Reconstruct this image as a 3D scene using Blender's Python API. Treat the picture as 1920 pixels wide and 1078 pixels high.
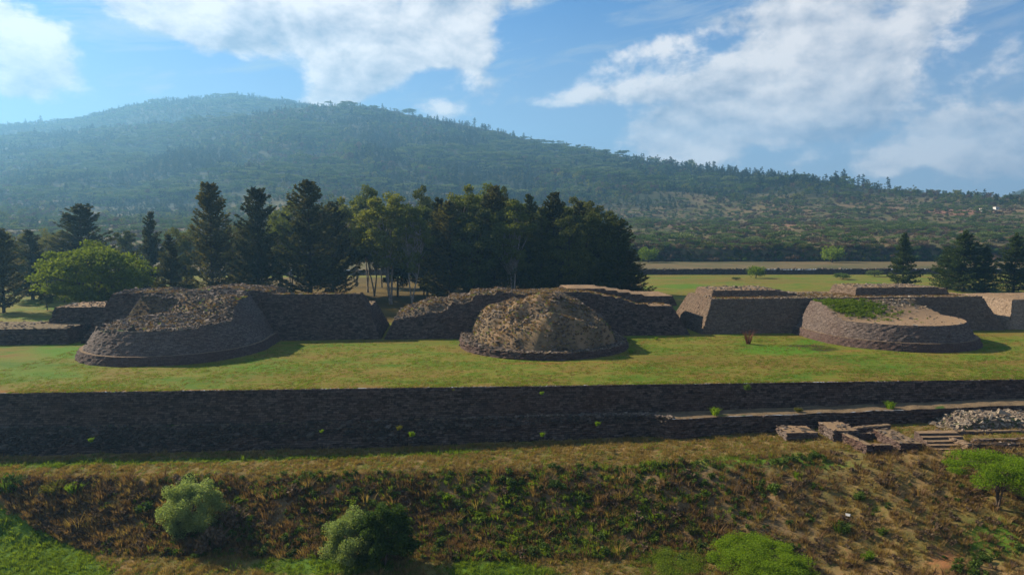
import bpy, math, random
import numpy as np
R = math.radians
SC = bpy.context.scene
for _o in list(bpy.data.objects): bpy.data.objects.remove(_o)

# ------------------------------------------------------------------ camera
F, CX, CY, YH, CAMH = 1280.0, 960.0, 539.0, 430.0, 22.0
PITCH = math.atan((CY-YH)/F)
cam_d = bpy.data.cameras.new('camera'); cam = bpy.data.objects.new('camera', cam_d)
SC.collection.objects.link(cam); SC.camera = cam
cam.location = (0, 0, CAMH); cam.rotation_euler = (math.pi/2-PITCH, 0, 0)
cam_d.sensor_width = 36; cam_d.lens = 36*F/1920; cam_d.clip_end = 30000; cam_d.clip_start = 0.5

# ------------------------------------------------------------------ light
SUN_AZ, SUN_EL = R(61), R(32)          # azimuth measured from +Y towards -X
SKY_STRENGTH, SUN_STRENGTH = 0.051, 5.0
SC.view_settings.view_transform = 'Standard'; SC.view_settings.look = 'None'
SC.view_settings.exposure = 1.06; SC.view_settings.gamma = 1; SC.view_settings.use_curve_mapping = False
SC.render.engine = 'CYCLES'
SC.cycles.use_denoising = True
SC.cycles.max_bounces = 6; SC.cycles.volume_bounces = 0; SC.cycles.transparent_max_bounces = 8
SC.cycles.diffuse_bounces = 2; SC.cycles.glossy_bounces = 1; SC.cycles.transmission_bounces = 2
sun_d = bpy.data.lights.new('sun', 'SUN'); sun_d.energy = SUN_STRENGTH; sun_d.angle = R(0.5)
sun_d.color = (1.0, 0.86, 0.65)
sun = bpy.data.objects.new('sun', sun_d); SC.collection.objects.link(sun)
sdir = (-math.sin(SUN_AZ)*math.cos(SUN_EL), math.cos(SUN_AZ)*math.cos(SUN_EL), math.sin(SUN_EL))
from mathutils import Vector
sun.rotation_euler = Vector(sdir).to_track_quat('Z', 'Y').to_euler()
sun.location = (-60, 60, 60)

# ------------------------------------------------------------------ node helper
class NT:
    def __init__(s, tree): s.t = tree; s.n = tree.nodes; s.l = tree.links
    def new(s, typ, ins=None, **kw):
        nd = s.n.new(typ)
        for k, v in kw.items(): setattr(nd, k, v)
        for k, v in (ins or {}).items():
            sock = nd.inputs[k]
            if isinstance(v, bpy.types.NodeSocket): s.l.new(v, sock)
            else: sock.default_value = v
        return nd
    def m(s, op, a, b=0.0, c=None, clamp=False):
        ins = {0: a, 1: b}
        if c is not None: ins[2] = c
        nd = s.new('ShaderNodeMath', ins, operation=op); nd.use_clamp = clamp
        return nd.outputs[0]
    def mix(s, f, a, b, mode='MIX'):
        nd = s.new('ShaderNodeMix', data_type='RGBA', blend_type=mode)
        for i, v in ((0, f), (6, a), (7, b)):
            if isinstance(v, bpy.types.NodeSocket): s.l.new(v, nd.inputs[i])
            else: nd.inputs[i].default_value = v if i == 0 else (*v, 1) if len(v) == 3 else v
        return nd.outputs[2]
    def ss(s, x, lo, hi):
        nd = s.new('ShaderNodeMapRange', {0: x, 1: lo, 2: hi, 3: 0.0, 4: 1.0}, interpolation_type='SMOOTHSTEP')
        return nd.outputs[0]
    def noise(s, vec, scale, detail=4, rough=0.55, dist=0.0):
        nd = s.new('ShaderNodeTexNoise', {'Scale': scale, 'Detail': detail, 'Roughness': rough, 'Distortion': dist})
        if vec is not None: s.l.new(vec, nd.inputs['Vector'])
        return nd.outputs[0]

# ------------------------------------------------------------------ world: sky and clouds
world = bpy.data.worlds.new('World'); SC.world = world; world.use_nodes = True
w = NT(world.node_tree); w.n.clear()
sky = w.new('ShaderNodeTexSky', sky_type='NISHITA', sun_disc=False, sun_elevation=SUN_EL, sun_rotation=-SUN_AZ,
            air_density=1.0, dust_density=0.15, ozone_density=2.0)
tc = w.new('ShaderNodeTexCoord')
sep = w.new('ShaderNodeSeparateXYZ', {0: tc.outputs['Generated']})
dx, dy, dz = sep.outputs
az = w.m('ARCTAN2', dx, dy); el = w.m('ARCSINE', dz)
elc = w.m('MAXIMUM', el, 0.0)
def sky_px(px, py):
    a = math.atan((px-CX)/F); e = math.atan((YH-py)/F*math.cos(a)); return a, e
vec = w.new('ShaderNodeCombineXYZ', {0: az, 1: w.m('MULTIPLY', elc, 1.5), 2: 0.37}).outputs[0]
nz = w.noise(vec, 8.5, 10, 0.60, 0.15)
off = w.new('ShaderNodeVectorMath', {0: vec, 1: (-0.018, 0.03, 0)}, operation='ADD').outputs[0]
nz2 = w.noise(off, 8.5, 10, 0.60, 0.15)
total = None
BLOBS = [  # px, py, rx, ry (pixels of the photograph, turned into directions), rotation, weight
 (620, 40, 200, 62, -4, 1.1), (800, 50, 120, 60, -10, 1.1), (720, 130, 110, 45, -25, 1.0), (320, 25, 110, 42, 8, .85), (640, 185, 70, 26, -20, .85), (875, 115, 50, 26, 0, .7),
 (470, 70, 110, 34, 22, .7), (1000, 5, 80, 24, -15, .6),
 (1640, 20, 190, 75, -15, 1.2), (1540, 105, 125, 95, -30, 1.35), (1410, 190, 190, 76, -28, 1.25), (1260, 255, 150, 45, -15, .8), (1490, 60, 50, 45, 0, .5), (1640, 180, 120, 90, -30, .45),
 (10, 50, 85, 62, 0, 1.1), (45, 155, 95, 42, 10, 1.1), (150, 80, 60, 30, 0, .35), (120, 140, 60, 20, 0, .3),
 (1890, 285, 100, 56, 0, 1.2), (1745, 258, 85, 46, 0, 1.0), (1645, 312, 45, 24, 0, .7), (1560, 235, 120, 40, -10, .35),
 (1080, 190, 180, 16, -4, .55), (1180, 110, 190, 34, -12, .48), (1330, 60, 110, 22, -10, .4), (930, 170, 90, 22, -5, .45), (830, 215, 60, 30, 0, .6)]
for (px, py, rx, ry, rot, wt) in BLOBS:
    a0, e0 = sky_px(px, py); ra, re = rx/F*math.cos(a0)**2, ry/F*math.cos(a0)
    c_, s_ = math.cos(R(rot)), math.sin(R(rot))
    da = w.m('SUBTRACT', az, a0); de = w.m('SUBTRACT', el, e0)
    p = w.m('MULTIPLY', w.m('ADD', w.m('MULTIPLY', da, c_), w.m('MULTIPLY', de, -s_)), 1/ra)
    q = w.m('MULTIPLY', w.m('ADD', w.m('MULTIPLY', da, s_), w.m('MULTIPLY', de, c_)), 1/re)
    r2 = w.m('ADD', w.m('MULTIPLY', p, p), w.m('MULTIPLY', q, q))
    g = w.m('MULTIPLY', w.m('EXPONENT', w.m('MULTIPLY', r2, -0.75)), wt)
    total = g if total is None else w.m('ADD', total, g)
total = w.m('MINIMUM', total, 1.15)
# generic broken cloud beyond the frame, same kind as in it
gen = w.ss(w.noise(vec, 2.2, 3, 0.5), 0.5, 0.68)
outside = w.m('MAXIMUM', w.ss(w.m('ABSOLUTE', az), 0.66, 0.95), w.ss(el, 0.36, 0.55))
field = w.m('ADD', total, w.m('MULTIPLY', w.m('MULTIPLY', gen, outside), 0.9))
dens = w.ss(w.m('ADD', field, w.m('MULTIPLY', w.m('SUBTRACT', nz, 0.5), 2.8)), 0.36, 0.84)
# thin streaks
vst = w.new('ShaderNodeCombineXYZ', {0: az, 1: w.m('ADD', w.m('MULTIPLY', elc, 5.0), w.m('MULTIPLY', az, -0.8)), 2: 3.1}).outputs[0]
wisp = w.m('MULTIPLY', w.ss(w.noise(vst, 6.0, 8, 0.62, 0.4), 0.40, 0.72), w.m('ADD', 0.62, w.m('MULTIPLY', w.ss(az, 0.0, -0.5), 0.3)))
lowhaze = w.m('MULTIPLY', w.m('SUBTRACT', 1.0, w.ss(el, 0.0, 0.36)), w.m('ADD', 0.85, w.m('MULTIPLY', w.ss(az, 0.1, -0.5), 0.1)))
alpha_thin = w.m('MAXIMUM', wisp, lowhaze)
shade = w.m('ADD', 0.68, w.m('MULTIPLY', w.m('SUBTRACT', nz, nz2), 3.6))
thick = w.ss(w.m('ADD', field, w.m('MULTIPLY', w.m('SUBTRACT', nz, 0.5), 1.6)), 0.75, 1.7)
shade = w.m('SUBTRACT', shade, w.m('MULTIPLY', thick, 0.22), clamp=True)
blue = w.mix(1.0, sky.outputs[0], (0.36, 0.73, 1.13), 'MULTIPLY')
ccol = w.mix(shade, (3.7, 4.1, 5.0), (10.8, 10.1, 9.5))
thin = w.mix(w.ss(az, -0.5, 0.6), (4.4, 5.6, 6.5), (4.9, 5.4, 6.2))
base = w.mix(alpha_thin, blue, thin)
col = w.mix(w.m('MULTIPLY', dens, 0.94), base, ccol)
bg = w.new('ShaderNodeBackground', {'Color': col, 'Strength': SKY_STRENGTH})
wo = w.new('ShaderNodeOutputWorld', {0: bg.outputs[0]})
world.cycles.sampling_method = 'MANUAL'; world.cycles.sample_map_resolution = 512

# ------------------------------------------------------------------ numpy noise
def _hash(ix, iy, seed):
    h = (ix.astype(np.int64)*374761393 + iy.astype(np.int64)*668265263 + seed*1274126177) & 0xffffffff
    h = ((h ^ (h >> 13))*1274126177) & 0xffffffff
    return ((h ^ (h >> 16)) & 0xffff)/65535.0
def vnoise(x, y, seed=0):
    x = np.asarray(x, float); y = np.asarray(y, float)
    ix = np.floor(x); iy = np.floor(y); fx = x-ix; fy = y-iy
    fx = fx*fx*(3-2*fx); fy = fy*fy*(3-2*fy)
    a = _hash(ix, iy, seed); b = _hash(ix+1, iy, seed); c = _hash(ix, iy+1, seed); d = _hash(ix+1, iy+1, seed)
    return a*(1-fx)*(1-fy)+b*fx*(1-fy)+c*(1-fx)*fy+d*fx*fy
def fbm(x, y, sc=1.0, oct=4, seed=0):
    s = 0; a = 0.5; t = 0
    for k in range(oct):
        s = s+a*vnoise(np.asarray(x)*sc+k*17.3, np.asarray(y)*sc-k*9.1, seed+k); t += a; a *= .5; sc *= 2.03
    return s/t*2-1
def sst(x, a, b):
    t = np.clip((np.asarray(x, float)-a)/(b-a), 0, 1); return t*t*(3-2*t)
rng = np.random.default_rng(7); random.seed(7)

# ------------------------------------------------------------------ pixels to points
cp, sp_ = math.cos(PITCH), math.sin(PITCH)
def ray(px, py):
    a = (px-CX)/F; b = (CY-py)/F
    d = np.array([a, cp+b*sp_, -sp_+b*cp]); return d
def P(px, py, z=0.0):
    d = ray(px, py); t = (z-CAMH)/d[2]; return np.array([d[0]*t, d[1]*t, z])
def PD(px, py, Y):                       # point of the ray at depth Y
    d = ray(px, py); t = Y/d[1]; return np.array([d[0]*t, Y, CAMH+d[2]*t])

# ------------------------------------------------------------------ object helpers
def link(o): SC.collection.objects.link(o); return o
def tag(o, label=None, cat=None, group=None, kind=None):
    if label: o['label'] = label
    if cat: o['category'] = cat
    if group: o['group'] = group
    if kind: o['kind'] = kind
    return o
def mesh_np(name, v, f, mats, midx=None, uv=None, smooth=False, attrs=None):
    """v (N,3); f list of tuples or (M,k) array"""
    me = bpy.data.meshes.new(name)
    v = np.asarray(v, np.float32)
    if isinstance(f, np.ndarray):
        k = f.shape[1]; M = len(f)
        me.vertices.add(len(v)); me.vertices.foreach_set('co', v.ravel())
        me.loops.add(M*k); me.loops.foreach_set('vertex_index', f.ravel().astype(np.int32))
        me.polygons.add(M); me.polygons.foreach_set('loop_start', np.arange(0, M*k, k, dtype=np.int32))
        me.update(calc_edges=True)
    else:
        me.from_pydata(v.tolist(), [], f)
    for m in (mats if isinstance(mats, (list, tuple)) else [mats]): me.materials.append(m)
    if midx is not None: me.polygons.foreach_set('material_index', np.asarray(midx, np.int32))
    me.polygons.foreach_set('use_smooth', np.full(len(me.polygons), smooth))
    if uv is not None:
        ul = me.uv_layers.new(name='UVMap'); li = np.empty(len(me.loops), np.int32)
        me.loops.foreach_get('vertex_index', li); ul.data.foreach_set('uv', np.asarray(uv, np.float32)[li].ravel())
    for an, av in (attrs or {}).items():
        at = me.attributes.new(an, 'FLOAT', 'POINT'); at.data.foreach_set('value', np.asarray(av, np.float32))
    me.update(); return me
def obj(name, me, parent=None):
    o = bpy.data.objects.new(name, me); link(o)
    if parent: o.parent = parent
    return o
def empty(name, loc=(0, 0, 0), rz=0, s=1.0):
    o = bpy.data.objects.new(name, None); o.location = loc; o.rotation_euler = (0, 0, rz); o.scale = (s, s, s)
    o.empty_display_size = 0.5; return link(o)

# ------------------------------------------------------------------ materials
def mat(name, rough=0.9):
    m = bpy.data.materials.new(name); m.use_nodes = True; t = NT(m.node_tree)
    b = m.node_tree.nodes['Principled BSDF']; b.inputs['Roughness'].default_value = rough
    b.inputs['Specular IOR Level'].default_value = 0.15
    return m, t, b
def bump(t, b, h, strength=0.5, dist=0.05):
    nd = t.new('ShaderNodeBump', {'Height': h, 'Strength': strength, 'Distance': dist}); t.l.new(nd.outputs[0], b.inputs['Normal'])

ALB = 0.76          # even scale on stone and soil base colours, offsetting the raised exposure
def dim(c, k=None): return tuple(x*(k or ALB) for x in c)
def masonry(name, c1, c2, mortar, rowh=0.24, tint=(0.12, 0.06, 0.04), tintamt=0.35):
    c1, c2, mortar, tint = map(dim, (c1, c2, mortar, tint))
    m, t, b = mat(name)
    uv = t.new('ShaderNodeUVMap').outputs[0]
    nz = t.noise(uv, 0.9, 3); nzv = t.new('ShaderNodeVectorMath', {0: uv, 1: (0, 0, 0)}, operation='ADD')
    wob = t.new('ShaderNodeCombineXYZ', {0: 0.0, 1: t.m('MULTIPLY', t.m('SUBTRACT', nz, .5), 0.35), 2: 0.0}).outputs[0]
    t.l.new(wob, nzv.inputs[1])
    br = t.new('ShaderNodeTexBrick', {'Vector': nzv.outputs[0], 'Color1': (*c1, 1), 'Color2': (*c2, 1), 'Mortar': (*mortar, 1),
               'Scale': 1.0, 'Mortar Size': 0.022, 'Mortar Smooth': 0.4, 'Bias': 0.0, 'Brick Width': 0.62, 'Row Height': rowh})
    br.offset = 0.43; br.squash = 1.35; br.squash_frequency = 3
    big = t.noise(uv, 0.12, 5, 0.6); fine = t.noise(uv, 3.2, 4, 0.7)
    col = t.mix(t.m('MULTIPLY', t.ss(big, .42, .66), tintamt), br.outputs[0], tint)
    col = t.mix(t.m('MULTIPLY', t.ss(fine, .52, .75), 0.45), col, tuple(min(1, x*1.9) for x in c2))
    col = t.mix(t.m('MULTIPLY', t.ss(fine, .5, .3), 0.5), col, tuple(x*.4 for x in c1))
    t.l.new(col, b.inputs['Base Color'])
    h = t.m('ADD', t.m('MULTIPLY', br.outputs[1], -1.0), t.m('MULTIPLY', fine, 1.2))
    bump(t, b, h, 0.9, 0.10)
    return m
M_wall = masonry('stone_wall', (.13, .096, .082), (.235, .18, .15), (.040, .030, .026))
M_wall_red = masonry('stone_wall_red', (.12, .078, .065), (.17, .115, .095), (.05, .03, .025), tintamt=.5)
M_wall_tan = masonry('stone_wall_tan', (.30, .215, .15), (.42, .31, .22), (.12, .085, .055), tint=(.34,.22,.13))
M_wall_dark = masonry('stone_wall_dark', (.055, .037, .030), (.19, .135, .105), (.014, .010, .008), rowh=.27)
M_wall_mid = masonry('stone_wall_mid', (.15, .105, .075), (.25, .18, .13), (.06, .045, .033), rowh=.27, tint=(.20,.12,.08))

def stone_mat(name, c1, c2, c3):
    c1, c2, c3 = map(dim, (c1, c2, c3))
    m, t, b = mat(name)
    g = t.new('ShaderNodeNewGeometry'); rnd = g.outputs['Random Per Island']
    cr = t.new('ShaderNodeValToRGB', {0: rnd}); e = cr.color_ramp.elements
    e[0].color = (*c1, 1); e[1].color = (*c3, 1); x = cr.color_ramp.elements.new(0.55); x.color = (*c2, 1)
    tcn = t.new('ShaderNodeTexCoord').outputs['Object']
    col = t.mix(t.m('MULTIPLY', t.ss(t.noise(tcn, 2.5, 3), .45, .7), .4), cr.outputs[0], (.07, .075, .05))
    t.l.new(col, b.inputs['Base Color']); return m
M_stone = stone_mat('rubble_stone', (.07, .048, .038), (.16, .118, .09), (.33, .25, .19))
M_stone_pale = stone_mat('pale_rubble', (.12, .09, .068), (.25, .19, .14), (.44, .36, .27))
M_stone_dark = stone_mat('dark_rubble', (.035, .026, .022), (.075, .057, .047), (.16, .125, .10))

def earth_mat(name, cols, scale=0.5, atts=()):
    cols = [dim(c) for c in cols]; atts = [(a, dim(c), k) for a, c, k in atts]
    m, t, b = mat(name, 1.0)
    co = t.new('ShaderNodeTexCoord').outputs['Object']
    n1 = t.noise(co, scale, 6, .65, .3); n2 = t.noise(co, scale*7, 5, .7); n3 = t.noise(co, scale*0.22, 4, .6)
    cr = t.new('ShaderNodeValToRGB', {0: t.m('ADD', t.m('MULTIPLY', n1, .6), t.m('MULTIPLY', n2, .4))})
    els = cr.color_ramp.elements
    while len(els) < len(cols): els.new(.5)
    for i, c in enumerate(cols): els[i].position = .33+.34*i/(len(cols)-1); els[i].color = (*c, 1)
    col = cr.outputs[0]
    for (an, c, k) in atts:
        a = t.new('ShaderNodeAttribute', attribute_name=an).outputs['Fac']
        f = t.m('MULTIPLY', t.ss(t.m('ADD', a, t.m('MULTIPLY', t.m('SUBTRACT', n2, .5), 1.1)), .3, .8), k)
        col = t.mix(f, col, c)
    t.l.new(col, b.inputs['Base Color'])
    bump(t, b, t.m('ADD', n2, t.noise(co, scale*30, 3)), .7, .12)
    return m
M_top = earth_mat('rubble_earth', [(.11, .08, .05), (.22, .155, .09), (.32, .23, .13)], .9,
                  (('green', (.06, .12, .022), 1.0), ('tan', (.36, .235, .135), .8)))

def lawn_mat():
    m, t, b = mat('lawn', 1.0)
    co = t.new('ShaderNodeTexCoord').outputs['Object']
    st = t.new('ShaderNodeMapping', {0: co, 3: (0.45, 1.0, 1.0)}).outputs[0]
    n1 = t.noise(st, .13, 6, .62, .4); n2 = t.noise(st, .9, 5, .7); n3 = t.noise(co, 4.0, 4, .7); n4 = t.noise(st, .05, 4, .6)
    f = t.m('ADD', t.m('MULTIPLY', n1, .65), t.m('MULTIPLY', n2, .35))
    cr = t.new('ShaderNodeValToRGB', {0: f}); e = cr.color_ramp.elements
    e[0].position = .40; e[0].color = (.075, .150, .010, 1); e[1].position = .60; e[1].color = (.215, .130, .055, 1)
    for p, c in ((.455, (.125, .168, .020)), (.505, (.195, .180, .042)), (.55, (.215, .165, .058))):
        x = e.new(p); x.color = (*c, 1)
    col = cr.outputs[0]
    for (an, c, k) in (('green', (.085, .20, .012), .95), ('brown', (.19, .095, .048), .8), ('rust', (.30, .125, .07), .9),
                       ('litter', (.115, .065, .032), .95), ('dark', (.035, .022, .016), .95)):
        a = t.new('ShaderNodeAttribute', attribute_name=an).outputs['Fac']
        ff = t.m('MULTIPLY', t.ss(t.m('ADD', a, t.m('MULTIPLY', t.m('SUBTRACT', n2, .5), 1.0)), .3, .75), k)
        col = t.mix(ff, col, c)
    col = t.mix(t.m('MULTIPLY', t.ss(n3, .48, .72), .45), col, (.23, .20, .085))
    col = t.mix(t.m('MULTIPLY', t.ss(n3, .5, .3), .55), col, (.045, .05, .016))
    col = t.mix(t.m('MULTIPLY', t.ss(t.m('ADD', t.m('MULTIPLY', n4, .6), t.m('MULTIPLY', n2, .4)), .50, .56), .55), col, (.20, .12, .05))
    col = t.mix(1.0, col, (.76, .82, .36), 'MULTIPLY')
    t.l.new(col, b.inputs['Base Color'])
    bump(t, b, t.m('ADD', t.m('MULTIPLY', n3, .7), n2), .8, .25)
    return m
M_lawn = lawn_mat()
M_low = earth_mat('lower_earth', [(.075, .08, .018), (.16, .135, .035), (.25, .165, .062), (.33, .20, .085)], .22,
                  (('green', (.085, .17, .012), .95), ('bank', (.20, .13, .07), .75), ('rust', (.36, .15, .06), .9)))
M_hill = earth_mat('hill_earth', [(.06, .07, .024), (.11, .10, .036), (.17, .125, .055), (.25, .155, .08)], .012,
                   (('forest', (.04, .052, .02), .95), ('rust', (.30, .14, .09), .9)))

def leaf_mat(name, cols, transl=0.3):
    cols = [dim(c, .85) for c in cols]
    m, t, b = mat(name, .75)
    g = t.new('ShaderNodeNewGeometry'); oi = t.new('ShaderNodeObjectInfo')
    f = t.m('ADD', t.m('MULTIPLY', g.outputs['Random Per Island'], .5), t.m('MULTIPLY', oi.outputs['Random'], .5))
    cr = t.new('ShaderNodeValToRGB', {0: f}); els = cr.color_ramp.elements
    while len(els) < len(cols): els.new(.5)
    for i, c in enumerate(cols): els[i].position = i/(len(cols)-1); els[i].color = (*c, 1)
    t.l.new(cr.outputs[0], b.inputs['Base Color'])
    tr = t.new('ShaderNodeBsdfTranslucent', {'Color': t.mix(1.0, cr.outputs[0], (1.3, 1.35, .7), 'MULTIPLY')})
    mx = t.new('ShaderNodeMixShader', {0: transl, 1: b.outputs[0], 2: tr.outputs[0]})
    out = [n for n in t.n if n.type == 'OUTPUT_MATERIAL'][0]; t.l.new(mx.outputs[0], out.inputs[0])
    return m
L_cedar = leaf_mat('cedar_needles', [(.020, .026, .007), (.06, .060, .013), (.15, .12, .028)], .38)
L_cypress = leaf_mat('cypress_needles', [(.022, .042, .008), (.055, .08, .014), (.13, .14, .025)], .28)
L_euc = leaf_mat('eucalyptus_leaves', [(.055, .075, .012), (.125, .145, .02), (.24, .235, .04)], .42)
L_dark = leaf_mat('oak_leaves', [(.032, .045, .007), (.085, .098, .013), (.19, .175, .028)], .25)
L_acacia = leaf_mat('acacia_leaves', [(.08, .14, .008), (.15, .24, .012), (.26, .36, .02)], .5)
L_olive = leaf_mat('far_acacia_leaves', [(.07, .10, .010), (.14, .18, .016), (.24, .27, .03)], .45)
L_yellow = leaf_mat('yellowing_leaves', [(.07, .08, .014), (.14, .14, .02), (.22, .19, .03)], .4)
L_silver = leaf_mat('silver_leaves', [(.14, .19, .055), (.24, .30, .09), (.36, .42, .16)], .4)
L_brown = leaf_mat('dry_twigs', [(.06, .038, .025), (.13, .085, .052), (.20, .135, .085)], .2)
L_scrub = leaf_mat('scrub_leaves', [(.04, .065, .014), (.08, .125, .02), (.14, .19, .035)], .3)
L_pale = leaf_mat('pale_scrub_leaves', [(.09, .11, .045), (.13, .17, .05), (.20, .23, .09)], .3)
L_pine = leaf_mat('pine_needles', [(.018, .036, .012), (.036, .060, .018), (.08, .095, .03)], .2)
L_dry = leaf_mat('dry_grass_blades', [(.15, .095, .032), (.27, .18, .062), (.40, .28, .11)], .35)
L_redgrass = leaf_mat('brown_weed_blades', [(.08, .045, .025), (.19, .11, .055), (.30, .18, .085)], .4)
L_grass = leaf_mat('green_grass_blades', [(.06, .10, .010), (.13, .19, .016), (.22, .28, .03)], .5)
L_weed = leaf_mat('weed_leaves', [(.03, .055, .010), (.065, .11, .014), (.12, .18, .022)], .35)
L_redbush = leaf_mat('red_twigs', [(.11, .035, .025), (.19, .065, .045), (.28, .11, .08)], .2)
def bark(name, c):
    m, t, b = mat(name); co = t.new('ShaderNodeTexCoord').outputs['Object']
    t.l.new(t.mix(t.ss(t.noise(co, 2.0, 4), .35, .65), c, tuple(x*.45 for x in c)), b.inputs['Base Color']); return m
B_dark = bark('dark_bark', (.06, .042, .032)); B_pale = bark('pale_bark', (.36, .31, .26)); B_brown = bark('brown_bark', (.12, .085, .06))
def plain(name, c, r=.8):
    m, t, b = mat(name, r); co = t.new('ShaderNodeTexCoord').outputs['Object']
    t.l.new(t.mix(t.m('MULTIPLY', t.noise(co, 1.5, 4), .5), c, tuple(x*.6 for x in c)), b.inputs['Base Color']); return m

# ================================================================== TERRAIN FUNCTIONS
WA, WB = P(0, 737), P(1920, 711)
WSL = (WB[1]-WA[1])/(WB[0]-WA[0])
def ywall(X): return WA[1]+(np.asarray(X, float)-WA[0])*WSL
def zlow(X, Y):
    X = np.asarray(X, float); Y = np.asarray(Y, float)
    D = ywall(X)-Y
    z0 = np.interp(X, [-200, -20, 22, 45, 62, 90, 250], [-8.1, -7.6, -6.5, -5.3, -4.7, -4.2, -4.0])
    d0 = np.interp(X, [-80, -30, 20, 45, 80], [11.0, 12, 14.0, 18, 20])+1.2*fbm(X, 0*X, .09, 3, 5)
    wd = np.interp(X, [-80, -55, -20, 15, 40, 80], [6.5, 8.0, 10.0, 12, 18, 20])
    dr = np.interp(X, [-80, 0, 30, 80], [4.3, 5.0, 5.4, 5.2])
    bk = sst(D, d0, d0+wd)
    z = z0-dr*(.55*bk+.45*np.clip((D-d0)/wd, 0, 1))-.045*np.clip(D-d0-wd, 0, 60)
    amp = .12+.75*np.exp(-((D-d0-wd*.5)/(wd*.55))**2)
    return z+amp*fbm(X, Y, .22, 4, 11)+.10*fbm(X, Y, .9, 3, 31)
# far terrace and hill
def yterr(X): return 330+0.03*np.asarray(X, float)
SKY_PX = [-1400, -400, 0, 150, 300, 450, 560, 680, 850, 1000, 1180, 1250, 1400, 1500, 1600, 1700, 1800, 1920, 2600, 3400]
SKY_Y  = [330, 290, 262, 250, 236, 222, 208, 203, 233, 266, 297, 309, 331, 338, 349, 358, 366, 372, 392, 400]
SKY_R  = [2500, 2500, 2500, 2480, 2440, 2400, 2350, 2350, 2250, 2100, 1850, 1750, 1520, 1350, 1230, 1150, 1080, 1000, 950, 950]
FAR_Y  = [345, 285, 243, 230, 196, 182+3, 200, 222, 260, 300, 340, 360, 380, 390, 400, 400, 400, 352, 345, 400]
def zhill(X, Y):
    X = np.asarray(X, float); Y = np.asarray(Y, float)
    px = CX+F*X/np.maximum(Y, 50)
    yb = 412+.02*X
    yr = np.interp(px, SKY_PX, SKY_R); ys = np.interp(px, SKY_PX, SKY_Y); yf = np.interp(px, SKY_PX, FAR_Y)
    tb = -(466-YH)/F; tr = (YH-ys)/F; tf = (YH-yf)/F
    p = np.clip((Y-yb)/(yr-yb), 0, 1)
    tan = tb+(tr-tb)*(p**.85)
    tan = tan+np.where(p > 0, (.010*fbm(X, Y, .0065, 4, 21)+.014*(.5-2*np.abs(fbm(X+.5*Y, Y*.35, .0028, 3, 23))))*np.sin(np.pi*np.clip(p, 0, 1))**.6, 0)
    q = np.clip((Y-yr)/(3350-yr), 0, 1)
    front = CAMH+Y*tan
    zr = CAMH+yr*tr
    far_top = CAMH+3350*tf
    dip = zr-60*np.sin(np.pi*np.clip(q*1.6, 0, 1))
    beyond = np.where(tf*3350 > tr*yr, dip+(far_top-zr)*q**1.2, zr-.25*(Y-yr))
    beyond = np.where(Y > 3350, far_top-(Y-3350)*.3, beyond)
    z = np.where(Y < yr, front, beyond)
    z = z+sst(p, .0, .03)*2.2*fbm(X, Y, .03, 3, 9)+6*sst(Y, 1000, 1600)*fbm(X, Y, .012, 3, 8)
    zt = 2.6+.2*fbm(X, Y, .05, 2, 3)
    return np.where(Y < yb, zt, zt+(z-zt)*sst(Y, yb-1, yb+5))
def ground_z(X, Y):
    X = np.asarray(X, float); Y = np.asarray(Y, float)
    return np.where(Y < ywall(X)-.4, zlow(X, Y), np.where(Y < yterr(X), zplat(X, Y), zhill(X, Y)))
def zplat(X, Y):
    X = np.asarray(X, float); Y = np.asarray(Y, float)
    d = Y-ywall(X)
    return .10*fbm(X, Y, .12, 3, 4)*sst(d, .5, 3)-.25*np.exp(-((d-3.2)/1.6)**2)*sst(fbm(X, Y*0, .03, 2, 77), -.3, .3)+.0*X
def hit(px, py, fn=zlow):                # march the pixel's ray down to the ground
    d = ray(px, py); t = 40.0
    while t < 3000:
        p = d*t
        if CAMH+p[2] <= float(fn(p[0], p[1])): return np.array([p[0], p[1], float(fn(p[0], p[1]))])
        t += .15 if t < 200 else 1.0
    return d*t

def gridmesh(name, xs, ys, zf, m, attrf=None, warp=None):
    X, Y = np.meshgrid(xs, ys)
    if warp: X, Y = warp(X, Y)
    Z = zf(X, Y); nx, ny = X.shape[1], X.shape[0]
    v = np.stack([X, Y, Z], -1).reshape(-1, 3)
    i = np.arange(nx-1)[None, :]+nx*np.arange(ny-1)[:, None]
    f = np.stack([i, i+1, i+nx+1, i+nx], -1).reshape(-1, 4)
    at = attrf(X.ravel(), Y.ravel()) if attrf else None
    return mesh_np(name, v, f, m, smooth=True, attrs=at)
def pxy(X, Y, Z=0.0):
    """where a point shows, in photo pixels (used to place patches of soil and grass)"""
    dz_ = Z-CAMH; fw = Y*cp-dz_*sp_; up = Y*sp_+dz_*cp
    return CX+F*X/fw, CY-F*up/fw
def ell(px, py, a, b, rx, ry): return np.exp(-(((px-a)/rx)**2+((py-b)/ry)**2))

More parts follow.
